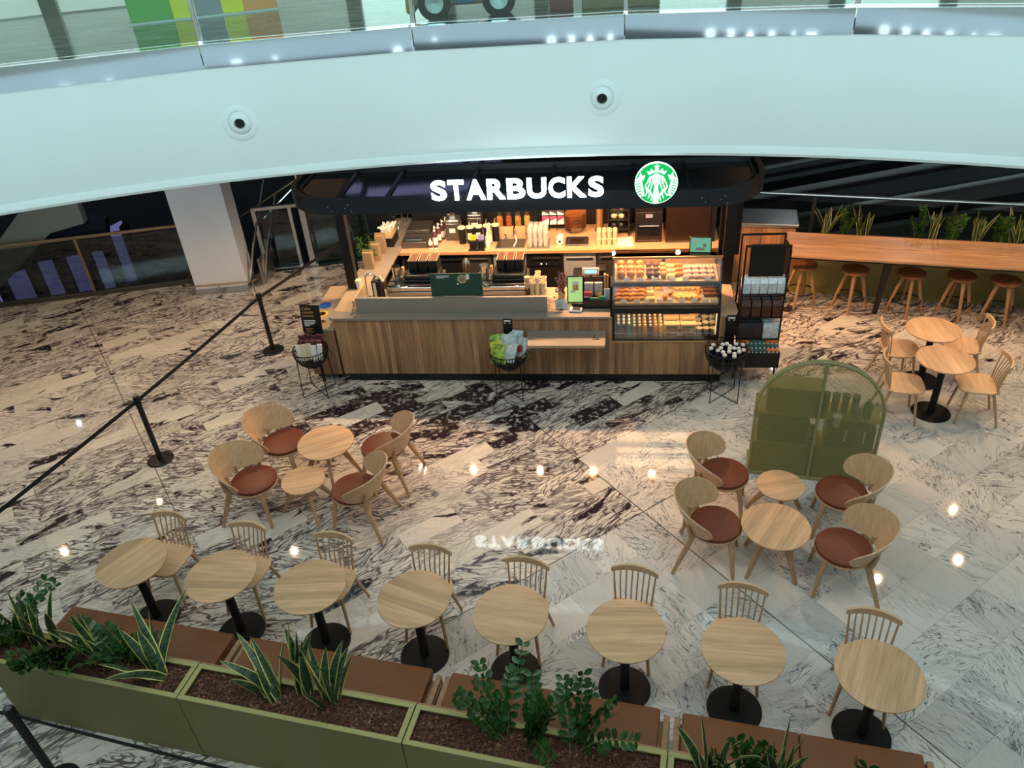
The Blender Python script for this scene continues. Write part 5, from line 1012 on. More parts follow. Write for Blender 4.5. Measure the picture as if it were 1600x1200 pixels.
for j in range(4):
    for i in range(10):
        te = (3 <= i <= 6) or j in (1,)
        o = put(cap_t if te else cap_o, 'capsule_box', '%s capsule box at the rack foot' % ('teal' if te else 'orange'), 'capsule box', 5.13 + i * .049, -.035 + j * .055, .415 + j * .032, '%s capsule boxes' % ('teal' if te else 'orange'))
        l_ = bpy.data.objects.new('label', cap_l); COL.objects.link(l_); l_.parent = o
for j in range(4): P('step', B((.012, -.062 - .10 + j * .055 - .0, .305), (.488, -.11 + j * .055, .413 + j * .032)), M['black'], t, smooth=None)
# ================================================================== tables, chairs, stools
def dining_chair(label, group):
    t = thing('dining_chair', label, 'chair', group=group)
    q = MB(); poly = [(-.165, -.045), (-.21, -.13), (-.215, -.30), (-.195, -.41), (-.15, -.45), (-.06, -.465), (.06, -.465), (.15, -.45), (.195, -.41), (.215, -.30), (.21, -.13), (.165, -.045)]
    q.prism(poly, .435, .46); P('seat', q, M['oak_ply'], t, smooth=30, bevel=.008, seg=3)
    q = MB(); rows = []
    for k in range(17):
        u = -1 + k / 8; x = .195 * u; y = -.035 + .055 * (1 - u * u); h = .030 * (1 - .25 * abs(u) ** 3)
        rows.append([(x, y - .011, .782 - h), (x, y + .011, .782 - h), (x, y + .013, .782 + h), (x, y - .009, .782 + h), (x, y - .011, .782 - h)])
    q.grid(rows).add(rows[0][:4], [(0, 1, 2, 3)]).add(rows[-1][:4], [(3, 2, 1, 0)]); P('crest_rail', q, M['oak_ply'], t, smooth=35, bevel=.004)
    for k in range(8):
        u = -1 + 2 * k / 7; e = k in (0, 7); xs, xt = .150 * u, .172 * u
        P('spindle', MB().tube([(xs, -.075 + .012 * (1 - u * u), .455), ((xs + xt) / 2, -.062 + .02 * (1 - u * u), .60), (xt, -.035 + .055 * (1 - u * u), .765)], [.010, .009, .0075] if e else [.0075, .007, .006], 8), M['oak_plain'], t)
    for x in (-1, 1):
        P('leg', MB().tube([(x * .150, -.36, .437), (x * .195, -.42, 0)], [.0175, .0125], 12), M['oak_plain'], t); P('leg', MB().tube([(x * .135, -.10, .437), (x * .19, .02, 0)], [.0175, .0125], 12), M['oak_plain'], t)
    return t
ORD = ['leftmost', 'second from the left', 'third from the left', 'fourth from the left', 'fourth from the right', 'third from the right', 'second from the right', 'rightmost']
CH = [(-3.32, 5.655, -17), (-2.52, 5.425, -17), (-1.695, 5.20, -17), (-.815, 4.955, -16), (.02, 4.71, -21), (.90, 4.53, -19), (1.715, 4.255, -18), (2.615, 3.90, -22.6)]
dc = dining_chair('', 'dining chairs facing the bench')
for i, (x, y, r_) in enumerate(CH):
    (dc if i == 0 else None) or None
    lb = 'pale oak spindle-back chair facing the bench, %s of eight' % ORD[i]
    if i == 0: dc.location = (x, y, 0); dc.rotation_euler.z = R(r_); dc['label'] = lb
    else: copy(dc, (x, y, 0), R(r_), lb)
for x, y, r_, w in ((4.52, 8.07, 84, 'left rear of the four at the far right tables'), (5.74, 7.93, -112, 'right rear of the four at the far right tables'), (4.235, 7.38, 74, 'left front of the four at the far right tables'), (5.49, 7.12, -108, 'right front of the four at the far right tables')):
    copy(dc, (x, y, 0), R(r_), 'oak spindle-back chair, ' + w, 'chairs at the far right pair of tables')
TB = [(-3.510, 5.113), (-2.650, 4.871), (-1.836, 4.666), (-.943, 4.446), (-.157, 4.211), (.727, 3.966), (1.559, 3.701), (2.452, 3.409)]
def cafe_table(label, group, grain=0):
    t = thing('cafe_table', label, 'table', group=group)
    P('tabletop', MB().lathe([(.285, .715), (.300, .722), (.305, .730), (.304, .738), (.300, .740)], (0, 0, 0), 64), M['oak'], t, smooth=30).rotation_euler.z = grain
    P('pedestal', MB().lathe([(.075, .708), (.075, .714)], (0, 0, 0), 24).lathe([(.040, .018), (.037, .708)], (0, 0, 0), 24), M['tbase'], t)
    P('base_plate', MB().lathe([(.214, 0), (.214, .008), (.205, .012), (.06, .018)], (0, 0, 0), 56), M['tbase'], t, smooth=20); return t
random.seed(11); grain = [70, 10, 15, -10, 3, 12, 8, 75]
descr = ['vertical-grained', 'strongly striped', 'even-grained', 'fine-grained', 'plain', 'dark-knotted', 'dark-striped', 'straight-grained']
ct = cafe_table('', 'round tables along the bench')
for i, (x, y) in enumerate(TB):
    lb = 'round oak table on black base along the bench, %s of eight' % ORD[i]
    if i == 0: t = ct; t.location = (x, y, 0); t['label'] = lb
    else: t = copy(ct, (x, y, 0), 0, lb)
    for c in t.children:
        if c.name.startswith('tabletop'): c.rotation_euler.z = R(grain[i] - 18)
for x, y, lb in ((5.07, 7.965, 'round oak table at the far right, rear one of the pair near the stools'), (4.885, 7.31, 'round oak table at the far right, front one of the pair near the stools')): copy(ct, (x, y, 0), R(30), lb, 'far right pair of tables')

def lounge_chair(label, group):
    t = thing('lounge_chair', label, 'lounge chair', group=group)
    P('seat_pad', MB().lathe([(.215, .425), (.236, .434), (.242, .450), (.234, .466), (.20, .474), (.10, .477), (.005, .478)], (0, 0, 0), 48), M['rust'], t, smooth=50)
    P('seat_rim', MB().lathe([(.205, .395), (.232, .402), (.246, .420), (.244, .430), (.20, .430)], (0, 0, 0), 48), M['oak_ply'], t, smooth=50)
    q = MB(); rows = []; N_ = 40; F0 = 90
    for k in range(N_ + 1):
        u = -1 + 2 * k / N_; ph = R(F0 * u); au = abs(u)
        half = .168 * math.sqrt(max(0.0, 1 - au ** 7.0)) * (1 - .42 * au ** 1.5) + .0005; zc = .640 - .085 * au ** 1.8
        row = []
        for j in range(9):
            s = -1 + 2 * j / 8; z = zc + half * s
            rr = .262 + (z - .46) * .36 - .020 * au; ex = 1.0 + .04 * au
            row.append((rr * ex * math.sin(ph), rr * math.cos(ph) * (1.02), z))
        rows.append(row)
    q.grid(rows); P('back_shell', q, M['oak_ply'], t, smooth=60, solid=.012)
    for x in (-1, 1):
        P('leg', MB().tube([(x * .155, -.15, .41), (x * .19, -.185, .25), (x * .225, -.215, 0)], [.027, .024, .016], 12), M['oak_plain'], t)
        P('leg', MB().tube([(x * .225, .235, .60), (x * .215, .215, .50), (x * .20, .19, .42), (x * .215, .22, .33), (x * .285, .335, 0)], [.013, .021, .029, .028, .017], 12), M['oak_plain'], t)
        P('back_bracket', MB().box((x * .09, .262, .50), (.03, .05, .09), -x * R(18)), M['oak_plain'], t, bevel=.004)
    P('under_frame', MB().tube([(-.155, -.15, .395), (.155, -.15, .395)], .014, 8).tube([(-.2, .19, .40), (.2, .19, .40)], .014, 8), M['oak_plain'], t)
    return t
lc = lounge_chair('', 'lounge chairs with rust seats')
LCs = [(-2.605, 7.12, -18, 'left seating group, rear left'), (-2.80, 6.48, -15, 'left seating group, front left'), (-1.47, 6.90, 166, 'left seating group, rear right'), (-1.70, 6.22, 165, 'left seating group, front right'), (2.06, 6.01, -18, 'right seating group, rear left'), (1.79, 5.31, -20, 'right seating group, front left'), (3.09, 5.60, 160, 'right seating group, rear right, by the mesh cabinet'), (2.83, 4.90, 164, 'right seating group, front right')]
for i, (x, y, al, w) in enumerate(LCs):
    lb = 'oak shell-back chair with rust leather seat, %s' % w
    if i == 0: lc.location = (x, y, 0); lc.rotation_euler.z = R(al + 90); lc['label'] = lb
    else: copy(lc, (x, y, 0), R(al + 90), lb)
def side_table(r, label, legs, a0, z=.45):
    t = thing('side_table', label, 'side table', group='low round side tables')
    P('tabletop', MB().lathe([(r - .018, z - .024), (r - .004, z - .018), (r, z - .010), (r - .002, z - .001), (r - .006, z)], (0, 0, 0), 56), M['oak'], t, smooth=30)
    P('hub', MB().cyl((0, 0, z - .05), r * .42, .027, 28), M['oak_plain'], t)
    for k in range(legs):
        a = R(a0 + 360 * k / legs); q = MB(); q.T = Matrix.Rotation(a, 4, 'Z')
        q.taper((.31, 0, 0), (r * .36, 0, z - .03), (.036, .028), (.088, .040)); P('leg', q, M['oak_plain'], t, bevel=.006)
    return t
for x, y, r, lb, n, a0, gr in ((-2.11, 6.99, .312, 'larger round oak side table of the left seating group', 4, -80, 20), (-2.27, 6.425, .230, 'smaller round oak side table of the left seating group', 3, -65, 10), (2.555, 5.775, .228, 'smaller round oak side table of the right group by the mesh cabinet', 3, 20, 5), (2.31, 5.18, .308, 'larger striped round oak side table of the right seating group', 4, -150, 50)):
    t = side_table(r, lb, n, a0, .50 if n == 4 else .45); t.location = (x, y, 0)
    for c in t.children:
        if c.name.startswith('tabletop'): c.rotation_euler.z = R(gr)

# counter bar with stools
BRR = R(-19.0); BO = Vector((4.28, 10.54, 0))
def bp(e, n, z=0): return (BO.x + e * math.cos(BRR) - n * math.sin(BRR), BO.y + e * math.sin(BRR) + n * math.cos(BRR), z)
t = thing('bar_counter', 'long cherry wood bar counter on an olive green base with black legs', 'counter', bp(0, 0), BRR)
P('worktop', B((-.08, -.72, .885), (5.2, -.33, .915)), M['bar_top'], t, bevel=.003); P('rear_board', B((-.12, -.33, .885), (5.2, .08, .925)), M['bar_top'], t, bevel=.003); P('edge_channel', B((-.08, -.715, .862), (5.2, -.69, .886)).b2((-.08, -.715, .862), (-.05, .0, .886)), M['black'], t)
for e0, e1 in ((-.13, .95), (.955, 2.35), (2.355, 3.8), (3.805, 5.2)): P('base_panel', B((e0, 0, 0), (e1, .08, .86)), M['olive'], t, smooth=None, bevel=.002)
for e in (1.2, 4.1): P('leg', MB().taper((e - .02, -.50, 0), (e, -.66, .88), (.06, .05), (.10, .06)), M['black'], t)
P('end_post', MB().taper((-.14, -.35, 0), (-.10, -.60, .88), (.10, .08), (.10, .08)), M['black'], t)
P('planter_trough', B((-.1, .10, .50), (5.2, .45, .78)), M['bark'], t, smooth=None)
def stool(label):
    t = thing('bar_stool', label, 'stool', group='bar stools'); Z = .62
    P('seat', MB().lathe([(.150, Z - .045), (.180, Z - .034), (.189, Z - .018), (.186, Z - .004), (.172, Z), (.09, Z - .006), (.005, Z - .008)], (0, 0, 0), 48), M['stool_seat'], t, smooth=50)
    for k in range(4):
        a = R(45 + 90 * k); c, s = math.cos(a), math.sin(a)
        P('leg', MB().tube([(c * .09, s * .09, Z - .04), (c * .13, s * .13, .44), (c * .235, s * .235, 0)], [.030, .025, .019], 12), M['stool_leg'], t)
    P('block', MB().box((0, 0, Z - .075), (.07, .07, .06), R(45)), M['oak_plain'], t, bevel=.005)
    P('foot_ring', MB().tube([(.185 * math.cos(R(a)), .185 * math.sin(R(a)), .20) for a in range(0, 360, 12)], .010, 8, True), M['black'], t); return t
SP = [(4.32, 10.18), (4.95, 9.90), (5.64, 9.67), (6.23, 9.47), (6.71, 9.25)]
st0 = None
for i, (x, y) in enumerate(SP):
    lb = 'round brown-seated bar stool, %s of five at the cherry counter' % ('leftmost', 'second from the left', 'middle', 'second from the right', 'rightmost')[i]
    if i == 0: st0 = stool(lb); st0.location = (x, y, 0); st0.rotation_euler.z = R(10)
    else: copy(st0, (x, y, 0), R(10 + 9 * i), lb)
# steel-topped wooden cabinet left of the bar
t = thing('waste_cabinet', 'walnut waste cabinet with a rounded steel top left of the bar', 'cabinet', (3.48, 10.96, 0), math.atan2(-.26, .89))
P('body', B((-.06, .03, 0), (.90, .55, .93)), M['walnut'], t, smooth=None); P('steel_top', B((-.10, 0, .93), (.94, .60, 1.0)), M['steel'], t, bevel=.02, seg=4); P('door_gap', B((.42, .026, .02), (.425, .032, .92)), M['black'], t)

# perforated green cabinet
GM = mat('sage_frame', (.30, .29, .135), .45)
def mesh_mat():
    m, t, b, N, L = nt('perforated_sage_sheet'); b.inputs['Base Color'].default_value = (.33, .30, .115, 1); b.inputs['Roughness'].default_value = .5
    tc = N('TexCoord'); mp = N('Mapping'); mp.inputs['Scale'].default_value = (95, 95, 95); L(tc.outputs['Object'], mp.inputs[0]); sp = N('SeparateXYZ'); L(mp.outputs[0], sp.inputs[0])
    cb = N('CombineXYZ')
    ad = N('Math'); ad.operation = 'ADD'; L(sp.outputs[0], ad.inputs[0]); L(sp.outputs[1], ad.inputs[1]); L(ad.outputs[0], cb.inputs[0]); L(sp.outputs[2], cb.inputs[1])
    v = N('TexVoronoi'); v.voronoi_dimensions = '2D'; v.inputs['Randomness'].default_value = 0; v.inputs['Scale'].default_value = 1; L(cb.outputs[0], v.inputs['Vector'])
    gt = N('Math'); gt.operation = 'GREATER_THAN'; gt.inputs[1].default_value = .345; L(v.outputs['Distance'], gt.inputs[0]); L(gt.outputs[0], b.inputs['Alpha']); return m
PM = mesh_mat()
CW, CH_, CRr = 1.22, .86, .61
t = thing('mesh_cabinet', 'arched sage green cabinet of perforated sheet by the right seating group', 'cabinet', (2.49, 6.51, 0), R(-16.97))
arch = [(CW, .02), (CW, CH_)] + [(CRr + CRr * math.cos(R(a)), CH_ + CRr * math.sin(R(a))) for a in range(6, 180, 6)] + [(0, CH_), (0, .02)]
DP = .34
for y in (0, .035): P('frame_arch', MB().tube([(x, y, z) for x, z in arch], .014, 8), GM, t)
q = MB(); q.add([(x, .0, z) for x, z in arch], [tuple(range(len(arch)))]); P('front_mesh', q, PM, t, smooth=None)
q = MB(); q.grid([[(x, 0, z), (x, .035, z)] for x, z in arch]); P('edge_band', q, GM, t, smooth=None)
for x in (.02, CW - .02): P('rear_upright', B((x - .012, DP - .024, .03), (x + .012, DP, .84)), GM, t)
P('cabinet_body', B((.01, .03, .035), (CW - .01, DP - .01, .405)), M['olive_in'], t, smooth=None)
P('centre_post', B((CRr - .014, -.022, .02), (CRr + .014, .006, CH_ + CRr - .01)), GM, t, bevel=.003); P('base', B((-.015, -.02, 0), (CW + .015, DP + .02, .035)), GM, t, bevel=.004)
P('lower_door', B((.02, .012, .04), (CRr - .02, .02, .40)), M['olive_in'], t, smooth=None); P('lower_door', B((CRr + .02, .012, .04), (CW - .02, .02, .40)), M['olive_in'], t, smooth=None)
for z in (.42, .80): P('shelf', B((.01, .015, z - .012), (CW - .01, DP - .01, z)), M['olive_in'], t, smooth=None)
for x in (.05, CW - .05): P('foot', MB().cyl((x, .05, -.0), .02, .02, 10), M['black'], t)
def in_cab(nm, mb, m, lab, cat, x, y, z, group=None, **k): 
    c, s = math.cos(R(-16.97)), math.sin(R(-16.97)); return one(nm, mb, m, lab, cat, (2.49 + x * c - y * s, 6.51 + x * s + y * c, z), R(-16.97), group, **k)
GB = mat('green_storage_box', (.17, .17, .06), .5); DG = mat('dark_green_box', (.022, .040, .032), .5)
in_cab('storage_box', B((0, 0, 0), (.54, .26, .30)), GB, 'large olive box on the upper left shelf of the mesh cabinet', 'box', .10, .04, .802, bevel=.004)
in_cab('storage_box', B((0, 0, 0), (.50, .26, .30)), DG, 'dark green box on the lower left shelf of the mesh cabinet', 'box', .05, .04, .422, bevel=.004)
in_cab('storage_box', B((0, 0, 0), (.24, .24, .28)), DG, 'dark green box with white lettering on the lower right shelf, left one', 'box', .72, .04, .422, 'lettered boxes in the mesh cabinet', bevel=.004)
in_cab('storage_box', B((0, 0, 0), (.21, .24, .28)), DG, 'dark green box with white lettering on the lower right shelf, right one', 'box', .98, .04, .422, 'lettered boxes in the mesh cabinet', bevel=.004)
q = MB()
for x in (.90, 1.08):
    for k in range(6): q.b2((x, 0, .52 + k * .024), (x + .018, .003, .536 + k * .024))
in_cab('label_strip', q, M['txt'], 'two upright strips of small white lettering on the boxes in the mesh cabinet', 'label', 0, .035, 0)
for i in range(4): in_cab('tumbler_cup', MB().lathe([(.030, 0), (.040, .20), (.042, .205)], (0, 0, 0), 18), DG, 'dark travel cup on the upper shelf of the mesh cabinet', 'cup', .68 + i * .095, .17, .802, 'travel cups in the mesh cabinet')
in_cab('glass_mug', MB().lathe([(.038, 0), (.045, .13), (.04, .13)], (0, 0, 0), 18), M['steel'], 'pale mug on the upper right shelf of the mesh cabinet', 'mug', .98, .10, .802)
in_cab('glass_mug', MB().lathe([(.035, 0), (.045, .12), (.04, .12)], (0, 0, 0), 18), M['paperw'], 'white mug standing on the lower right shelf of the mesh cabinet', 'mug', .80, .0 + .05, .70)
in_cab('green_bottle', MB().lathe([(.045, 0), (.045, .14), (.02, .18), (.02, .20)], (0, 0, 0), 18), mat('bottle_green', (.02, .13, .05), .3), 'green bottle at the right end of the upper shelf in the mesh cabinet', 'bottle', 1.08, .12, .802)
for k in range(5): in_cab('glass_bowl', MB().lathe([(.035, 0), (.05, .04), (.052, .042)], (0, 0, 0), 16), M['steel'], 'glass bowl by the centre post of the mesh cabinet', 'bowl', .57, .07, .424 + k * .045, 'stacked glass bowls')

# rope barrier
def stanchion(label, x, y, h=.93):
    t = thing('barrier_post', label, 'barrier post', (x, y, 0), group='black barrier posts')
    P('base', MB().lathe([(.155, 0), (.155, .008), (.14, .018), (.035, .024)], (0, 0, 0), 40), M['black'], t, smooth=20); P('post', MB().cyl((0, 0, .02), .031, h - .12, 24), M['black'], t)
    P('head', MB().lathe([(.038, h - .115), (.038, h - .02), (.032, h)], (0, 0, 0), 24), M['black'], t); P('cap', MB().lathe([(.024, h), (.020, h + .005)], (0, 0, 0), 20), M['dsteel'], t); return t
S1, S2, S3, S4 = (-4.285, 7.56), (-3.43, 9.97), (-2.40, 11.93), (-3.75, 3.53)
stanchion('black barrier post standing between the left seating group and the escalator pit', *S1); stanchion('black barrier post near the left end of the kiosk', *S2); stanchion('black barrier post behind the left corner of the kiosk', *S3, h=.95); stanchion('black barrier post beside the green planter at the bottom left corner', *S4, h=.96)
def webbing(label, p, q_, z0=.865, z1=.865, sag=.01):
    p, q_ = Vector((*p, 0)), Vector((*q_, 0)); d = q_ - p; L_ = d.length; mb = MB()
    rows = [[(L_ * u, 0, z0 + (z1 - z0) * u - sag * 4 * u * (1 - u) - .024), (L_ * u, 0, z0 + (z1 - z0) * u - sag * 4 * u * (1 - u) + .024)] for u in [i / 12 for i in range(13)]]
    mb.grid(rows); o = one('barrier_belt', mb, M['belt'], label, 'barrier belt', p, math.atan2(d.y, d.x), 'black barrier belts', smooth=None, solid=.003); return o
webbing('black belt running off the left edge from the post by the left seating group', S1, (-5.45, 4.7)); webbing('black belt between the two posts left of the kiosk', S1, S2); webbing('black belt from the kiosk-side post to the post behind the kiosk', S2, S3, .865, .885)
webbing('black belt running along the outside of the green planter', S4, (-1.2, 2.72), .885, .885, .02); webbing('short black belt leaving the bottom left post at the picture edge', S4, (-4.6, 3.75), .885, .885)
# sockets
one('floor_drain', MB().cyl((0, 0, .0), .05, .004, 20), M['dsteel'], 'small round metal floor cover near the middle basket', 'floor cover', (.02, 8.05, .0))

# ================================================================== bench with planters
PU = Vector((.960, -.2812, 0)); PN = Vector((.2812, .960, 0)); PJ = Vector((-2.65, 3.66, 0)); PR = math.atan2(-.2812, .960); ML = 1.777
def pl(e, n, z=0): v = PJ + PU * e + PN * n; return (v.x, v.y, z)
mod = ['leftmost', 'second from the left', 'third from the left', 'rightmost']
chip_me = []
for i in range(4):
    e0 = ML * (i - 1)
    t = thing('planter_box', 'olive green planter box full of bark chips behind the bench, %s' % mod[i], 'planter', pl(e0, 0), PR, 'planter boxes of the bench'); w = ML - .008; D_ = .305; H_ = .75
    q = MB(); q.b2((.0, 0, 0), (w, .02, H_ - .004)).b2((.0, D_ - .02, 0), (w, D_, H_ - .004)).b2((0, .02, 0), (.02, D_ - .02, H_ - .004)).b2((w - .02, .02, 0), (w, D_ - .02, H_ - .004)); P('side_panels', q, M['olive'], t, smooth=None)
    q = MB(); q.b2((0, -.002, H_ - .012), (w, .035, H_)).b2((0, D_ - .035, H_ - .012), (w, D_ + .002, H_)).b2((0, .035, H_ - .012), (.04, D_ - .035, H_)).b2((w - .04, .035, H_ - .012), (w, D_ - .035, H_)); P('rim', q, M['olive_rim'], t, smooth=None, bevel=.003)
    P('soil', B((.02, .02, .55), (w - .02, D_ - .02, .70)), M['bark'], t, smooth=None)
    random.seed(20 + i); ch = MB()
    for k in range(1500):
        x, y = random.uniform(.045, w - .045), random.uniform(.042, D_ - .042); l_, wd = random.uniform(.012, .040), random.uniform(.008, .017); ch.mi = 1 if random.random() < .13 else 0
        ch.box((x, y, random.uniform(.698, .716)), (l_, wd, random.uniform(.003, .008)), random.uniform(0, 6.3), random.uniform(-.7, .7), random.uniform(-.6, .6))
    o = P('bark_chips', ch, [M['bark'], M['bark2']], t, smooth=None); o['kind'] = 'stuff'
    t = thing('bench', 'brown leather-cushioned bench section on a wooden frame, %s' % mod[i], 'bench', pl(e0, D_ + .004), PR, 'bench sections')
    P('frame', B((.03, .0, .05), (w - .0, .46, .36)), M['bench_wood'], t, smooth=None); P('end_rail', B((.02, -.0, .30), (.065, .49, .405)), M['bench_wood'], t, bevel=.004); P('end_rail', B((w - .05, -.0, .30), (w - .005, .49, .405)), M['bench_wood'], t, bevel=.004)
    P('plinth', B((.06, .05, 0), (w - .06, .40, .05)), M['plinth'], t, smooth=None); P('back_cap', B((.0, -.001, .69), (w, .022, .735)), M['bench_wood'], t, bevel=.003)
    P('backrest_board', B((.02, .0, .36), (w - .02, .018, .69)), M['bench_wood'], t, smooth=None)
    h_ = (w - .15) / 2
    for s in (0, 1): P('cushion', B((.075 + s * h_, .02, .36), (.075 + (s + 1) * h_ - .002, .505, .455)), M['tan'], t, bevel=.022 if 0 else .016, seg=4)
# plants
def snake_plant(label, x, y, z, n, hs, seed, group='snake plants in the bench planters', spread=.10, tilt=(.05, .6), wd=.034, bias=None, rz0=None):
    random.seed(seed); t = thing('snake_plant', label, 'plant', (x, y, z), 0, group)
    for k in range(n):
        a = random.uniform(0, 6.28) if bias is None else random.gauss(bias, 1.0); tl = random.uniform(*tilt); h = random.uniform(*hs); bx_, by_ = random.uniform(-spread, spread), random.uniform(-.04, .04)
        rows = []; tw = random.uniform(-.6, .6); fa = random.uniform(0, 3.14)
        for j in range(11):
            u = j / 10; lean = tl * u * (.55 + .45 * u); w_ = wd * (math.sin(math.pi * min(1, .22 + .78 * u)) ** .75) * (1.0 if u < 1 else .02) + .0008
            if u > .82: w_ = wd * (1 - u) / .18 * .62 + .0006
            cx_, cy_, cz_ = h * lean * math.cos(a), h * lean * math.sin(a), h * (u - .25 * tl * u * u)
            f = fa + tw * u; px, py = math.cos(f), math.sin(f); nx, ny = -py, px
            r_ = []
            for s_, dn in ((-1, .30), (-.80, .18), (0, -.12), (.80, .18), (1, .30)): r_.append((bx_ + cx_ + px * w_ * s_ + nx * w_ * dn, by_ + cy_ + py * w_ * s_ + ny * w_ * dn, cz_))
            rows.append(r_)
        q = MB(); vs = [p for r in rows for p in r]; q.v = [Vector(p) for p in vs]
        for j in range(10):
            for s_ in range(4): q.f.append((j * 5 + s_, j * 5 + s_ + 1, (j + 1) * 5 + s_ + 1, (j + 1) * 5 + s_)); q.m.append(1 if s_ in (0, 3) else 0)
        P('leaf', q, [SNK, M['margin']], t, smooth=80)
    return t
def snk_mat():
    m, t, b, N, L = nt('banded_leaf'); tc = N('TexCoord'); sp = N('SeparateXYZ'); L(tc.outputs['Object'], sp.inputs[0]); n = N('TexNoise'); n.inputs['Scale'].default_value = 60; cb = N('CombineXYZ')
    k = N('Math'); k.operation = 'MULTIPLY'; k.inputs[1].default_value = 1.4; L(sp.outputs[2], k.inputs[0]); L(k.outputs[0], cb.inputs[2])
    k2 = N('Math'); k2.operation = 'MULTIPLY'; k2.inputs[1].default_value = .3; L(sp.outputs[0], k2.inputs[0]); L(k2.outputs[0], cb.inputs[0]); L(cb.outputs[0], n.inputs['Vector'])
    rp = N('ValToRGB'); e = rp.color_ramp.elements; e[0].position = .42; e[0].color = (.014, .040, .018, 1); e[1].position = .60; e[1].color = (.075, .125, .045, 1); L(n.outputs[0], rp.inputs[0]); L(rp.outputs[0], b.inputs['Base Color']); b.inputs['Roughness'].default_value = .35; return m
SNK = snk_mat()
def zz_plant(label, x, y, z, n, L0, seed, group='fleshy-leaved plants in the bench planters', tilt=(.3, .95), bias=None, spread=.05):
    random.seed(seed); t = thing('leafy_plant', label, 'plant', (x, y, z), 0, group)
    for k in range(n):
        a = random.uniform(0, 6.28) if bias is None else random.gauss(bias, .9); tl = random.uniform(*tilt); L_ = random.uniform(*L0); q = MB(); o_ = Vector((random.uniform(-spread, spread), random.uniform(-.04, .04), 0))
        d = Vector((math.cos(a), math.sin(a), 0)); pts = []
        for j in range(9): u = j / 8; pts.append(o_ + d * (L_ * tl * u * (.6 + .4 * u)) + Vector((0, 0, L_ * (u - .42 * tl * u * u))))
        q.mi = 0; q.tube(pts, [.006 - .0005 * j for j in range(9)], 5); roll = random.uniform(-1.1, 1.1); side = d.cross(Vector((0, 0, 1))) * math.cos(roll) + Vector((0, 0, 1)).cross(d.cross(Vector((0, 0, 1)))) * math.sin(roll) * .8; side = (side - (pts[8] - pts[0]).normalized() * side.dot((pts[8] - pts[0]).normalized())).normalized(); q.mi = 1
        for j in range(10):
            u = .16 + .84 * j / 9; i0 = min(7, int(u * 8)); f = u * 8 - i0; c = pts[i0].lerp(pts[i0 + 1], f); tg = (pts[i0 + 1] - pts[i0]).normalized(); up = side.cross(tg)
            for s_ in (-1, 1):
                ll = .082 * (1.05 - .35 * abs(u - .5)) * random.uniform(.85, 1.1); ax = (side * s_ * .8 + tg * random.uniform(.3, .7) + up * random.uniform(-.3, .6)).normalized(); wv = ax.cross(up).normalized() * ll * .34; bend = up * ll * .10
                q.add([c, c + ax * ll * .35 + wv * .85 + bend, c + ax * ll * .72 + wv * .8 + bend, c + ax * ll, c + ax * ll * .72 - wv * .8 + bend, c + ax * ll * .35 - wv * .85 + bend, c + ax * ll * .5], [(0, 1, 6), (1, 2, 6), (2, 3, 6), (3, 4, 6), (4, 5, 6), (5, 0, 6)])
        P('frond', q, [M['stem'], M['leaf2']], t, smooth=80)
    return t
PZ = .70
zz_plant('dense dark green leafy plant at the far left end of the leftmost planter', -4.13, 4.32, PZ, 10, (0.31, 0.55), 1)
snake_plant('yellow-edged snake plant second along in the leftmost planter, half hidden by leaves', -3.91, 4.27, PZ, 9, (0.34, 0.55), 2, tilt=(.05, .4), spread=.12)
zz_plant('drooping dark green leafy plant at the front rim of the leftmost planter', -3.74, 4.12, PZ, 12, (0.29, 0.47), 3, tilt=(.6, 1.1), bias=-1.2)
snake_plant('tall twisted yellow-edged snake plant in the middle of the leftmost planter', -3.36, 4.08, PZ, 8, (0.34, 0.63), 14, bias=2.2, spread=.06)
zz_plant('small leafy plant between the two right snake plants of the leftmost planter', -3.20, 4.05, PZ, 8, (0.26, 0.47), 5, tilt=(.5, 1.0))
snake_plant('low spreading yellow-edged snake plant at the right of the leftmost planter', -2.86, 3.90, PZ, 10, (0.29, 0.58), 26, bias=2.6, tilt=(.4, .95), spread=.05, wd=.042)
snake_plant('left clump of the big snake plant in the second planter', -1.93, 3.63, PZ, 10, (0.29, 0.50), 37, bias=2.4, tilt=(.3, 1.0), spread=.08, wd=.038)
snake_plant('tall middle clump of the big snake plant in the second planter', -1.71, 3.66, PZ, 9, (0.44, 0.72), 8, tilt=(.05, .35), spread=.06, wd=.040)
snake_plant('right clump of the big snake plant in the second planter', -1.50, 3.55, PZ, 10, (0.34, 0.58), 41, tilt=(.15, .8), spread=.05, wd=.038)
zz_plant('leaning glossy leafy plant at the left of the third planter', -.25, 3.17, PZ, 6, (0.44, 0.61), 12, tilt=(.4, .8), bias=2.4)
zz_plant('bushy glossy leafy plant in the middle of the third planter', -.03, 3.14, PZ, 9, (0.31, 0.50), 13, tilt=(.3, .9))
zz_plant('glossy leafy plant with arching fronds at the right of the third planter', .24, 3.06, PZ, 7, (0.39, 0.63), 16, tilt=(.3, .9), bias=.8)
snake_plant('yellow-edged snake plant at the left of the rightmost planter', 1.10, 2.78, PZ, 9, (0.42, 0.63), 31, tilt=(.05, .45), spread=.06)
zz_plant('glossy leafy plant between the two snake plants of the rightmost planter', 1.27, 2.70, PZ, 7, (0.36, 0.50), 32, tilt=(.2, .6))
snake_plant('narrow yellow-edged snake plant in the middle of the rightmost planter', 1.50, 2.66, PZ, 9, (0.42, 0.65), 33, tilt=(.05, .40), spread=.05)
zz_plant('glossy leafy plant at the right of the rightmost planter', 1.95, 2.54, PZ, 6, (0.36, 0.50), 34, tilt=(.1, .4))
snake_plant('last snake plant at the right end of the rightmost planter', 2.16, 2.49, PZ, 6, (0.39, 0.52), 35, tilt=(.05, .3), spread=.04)
BG_ = 'plants in the trough behind the bar'
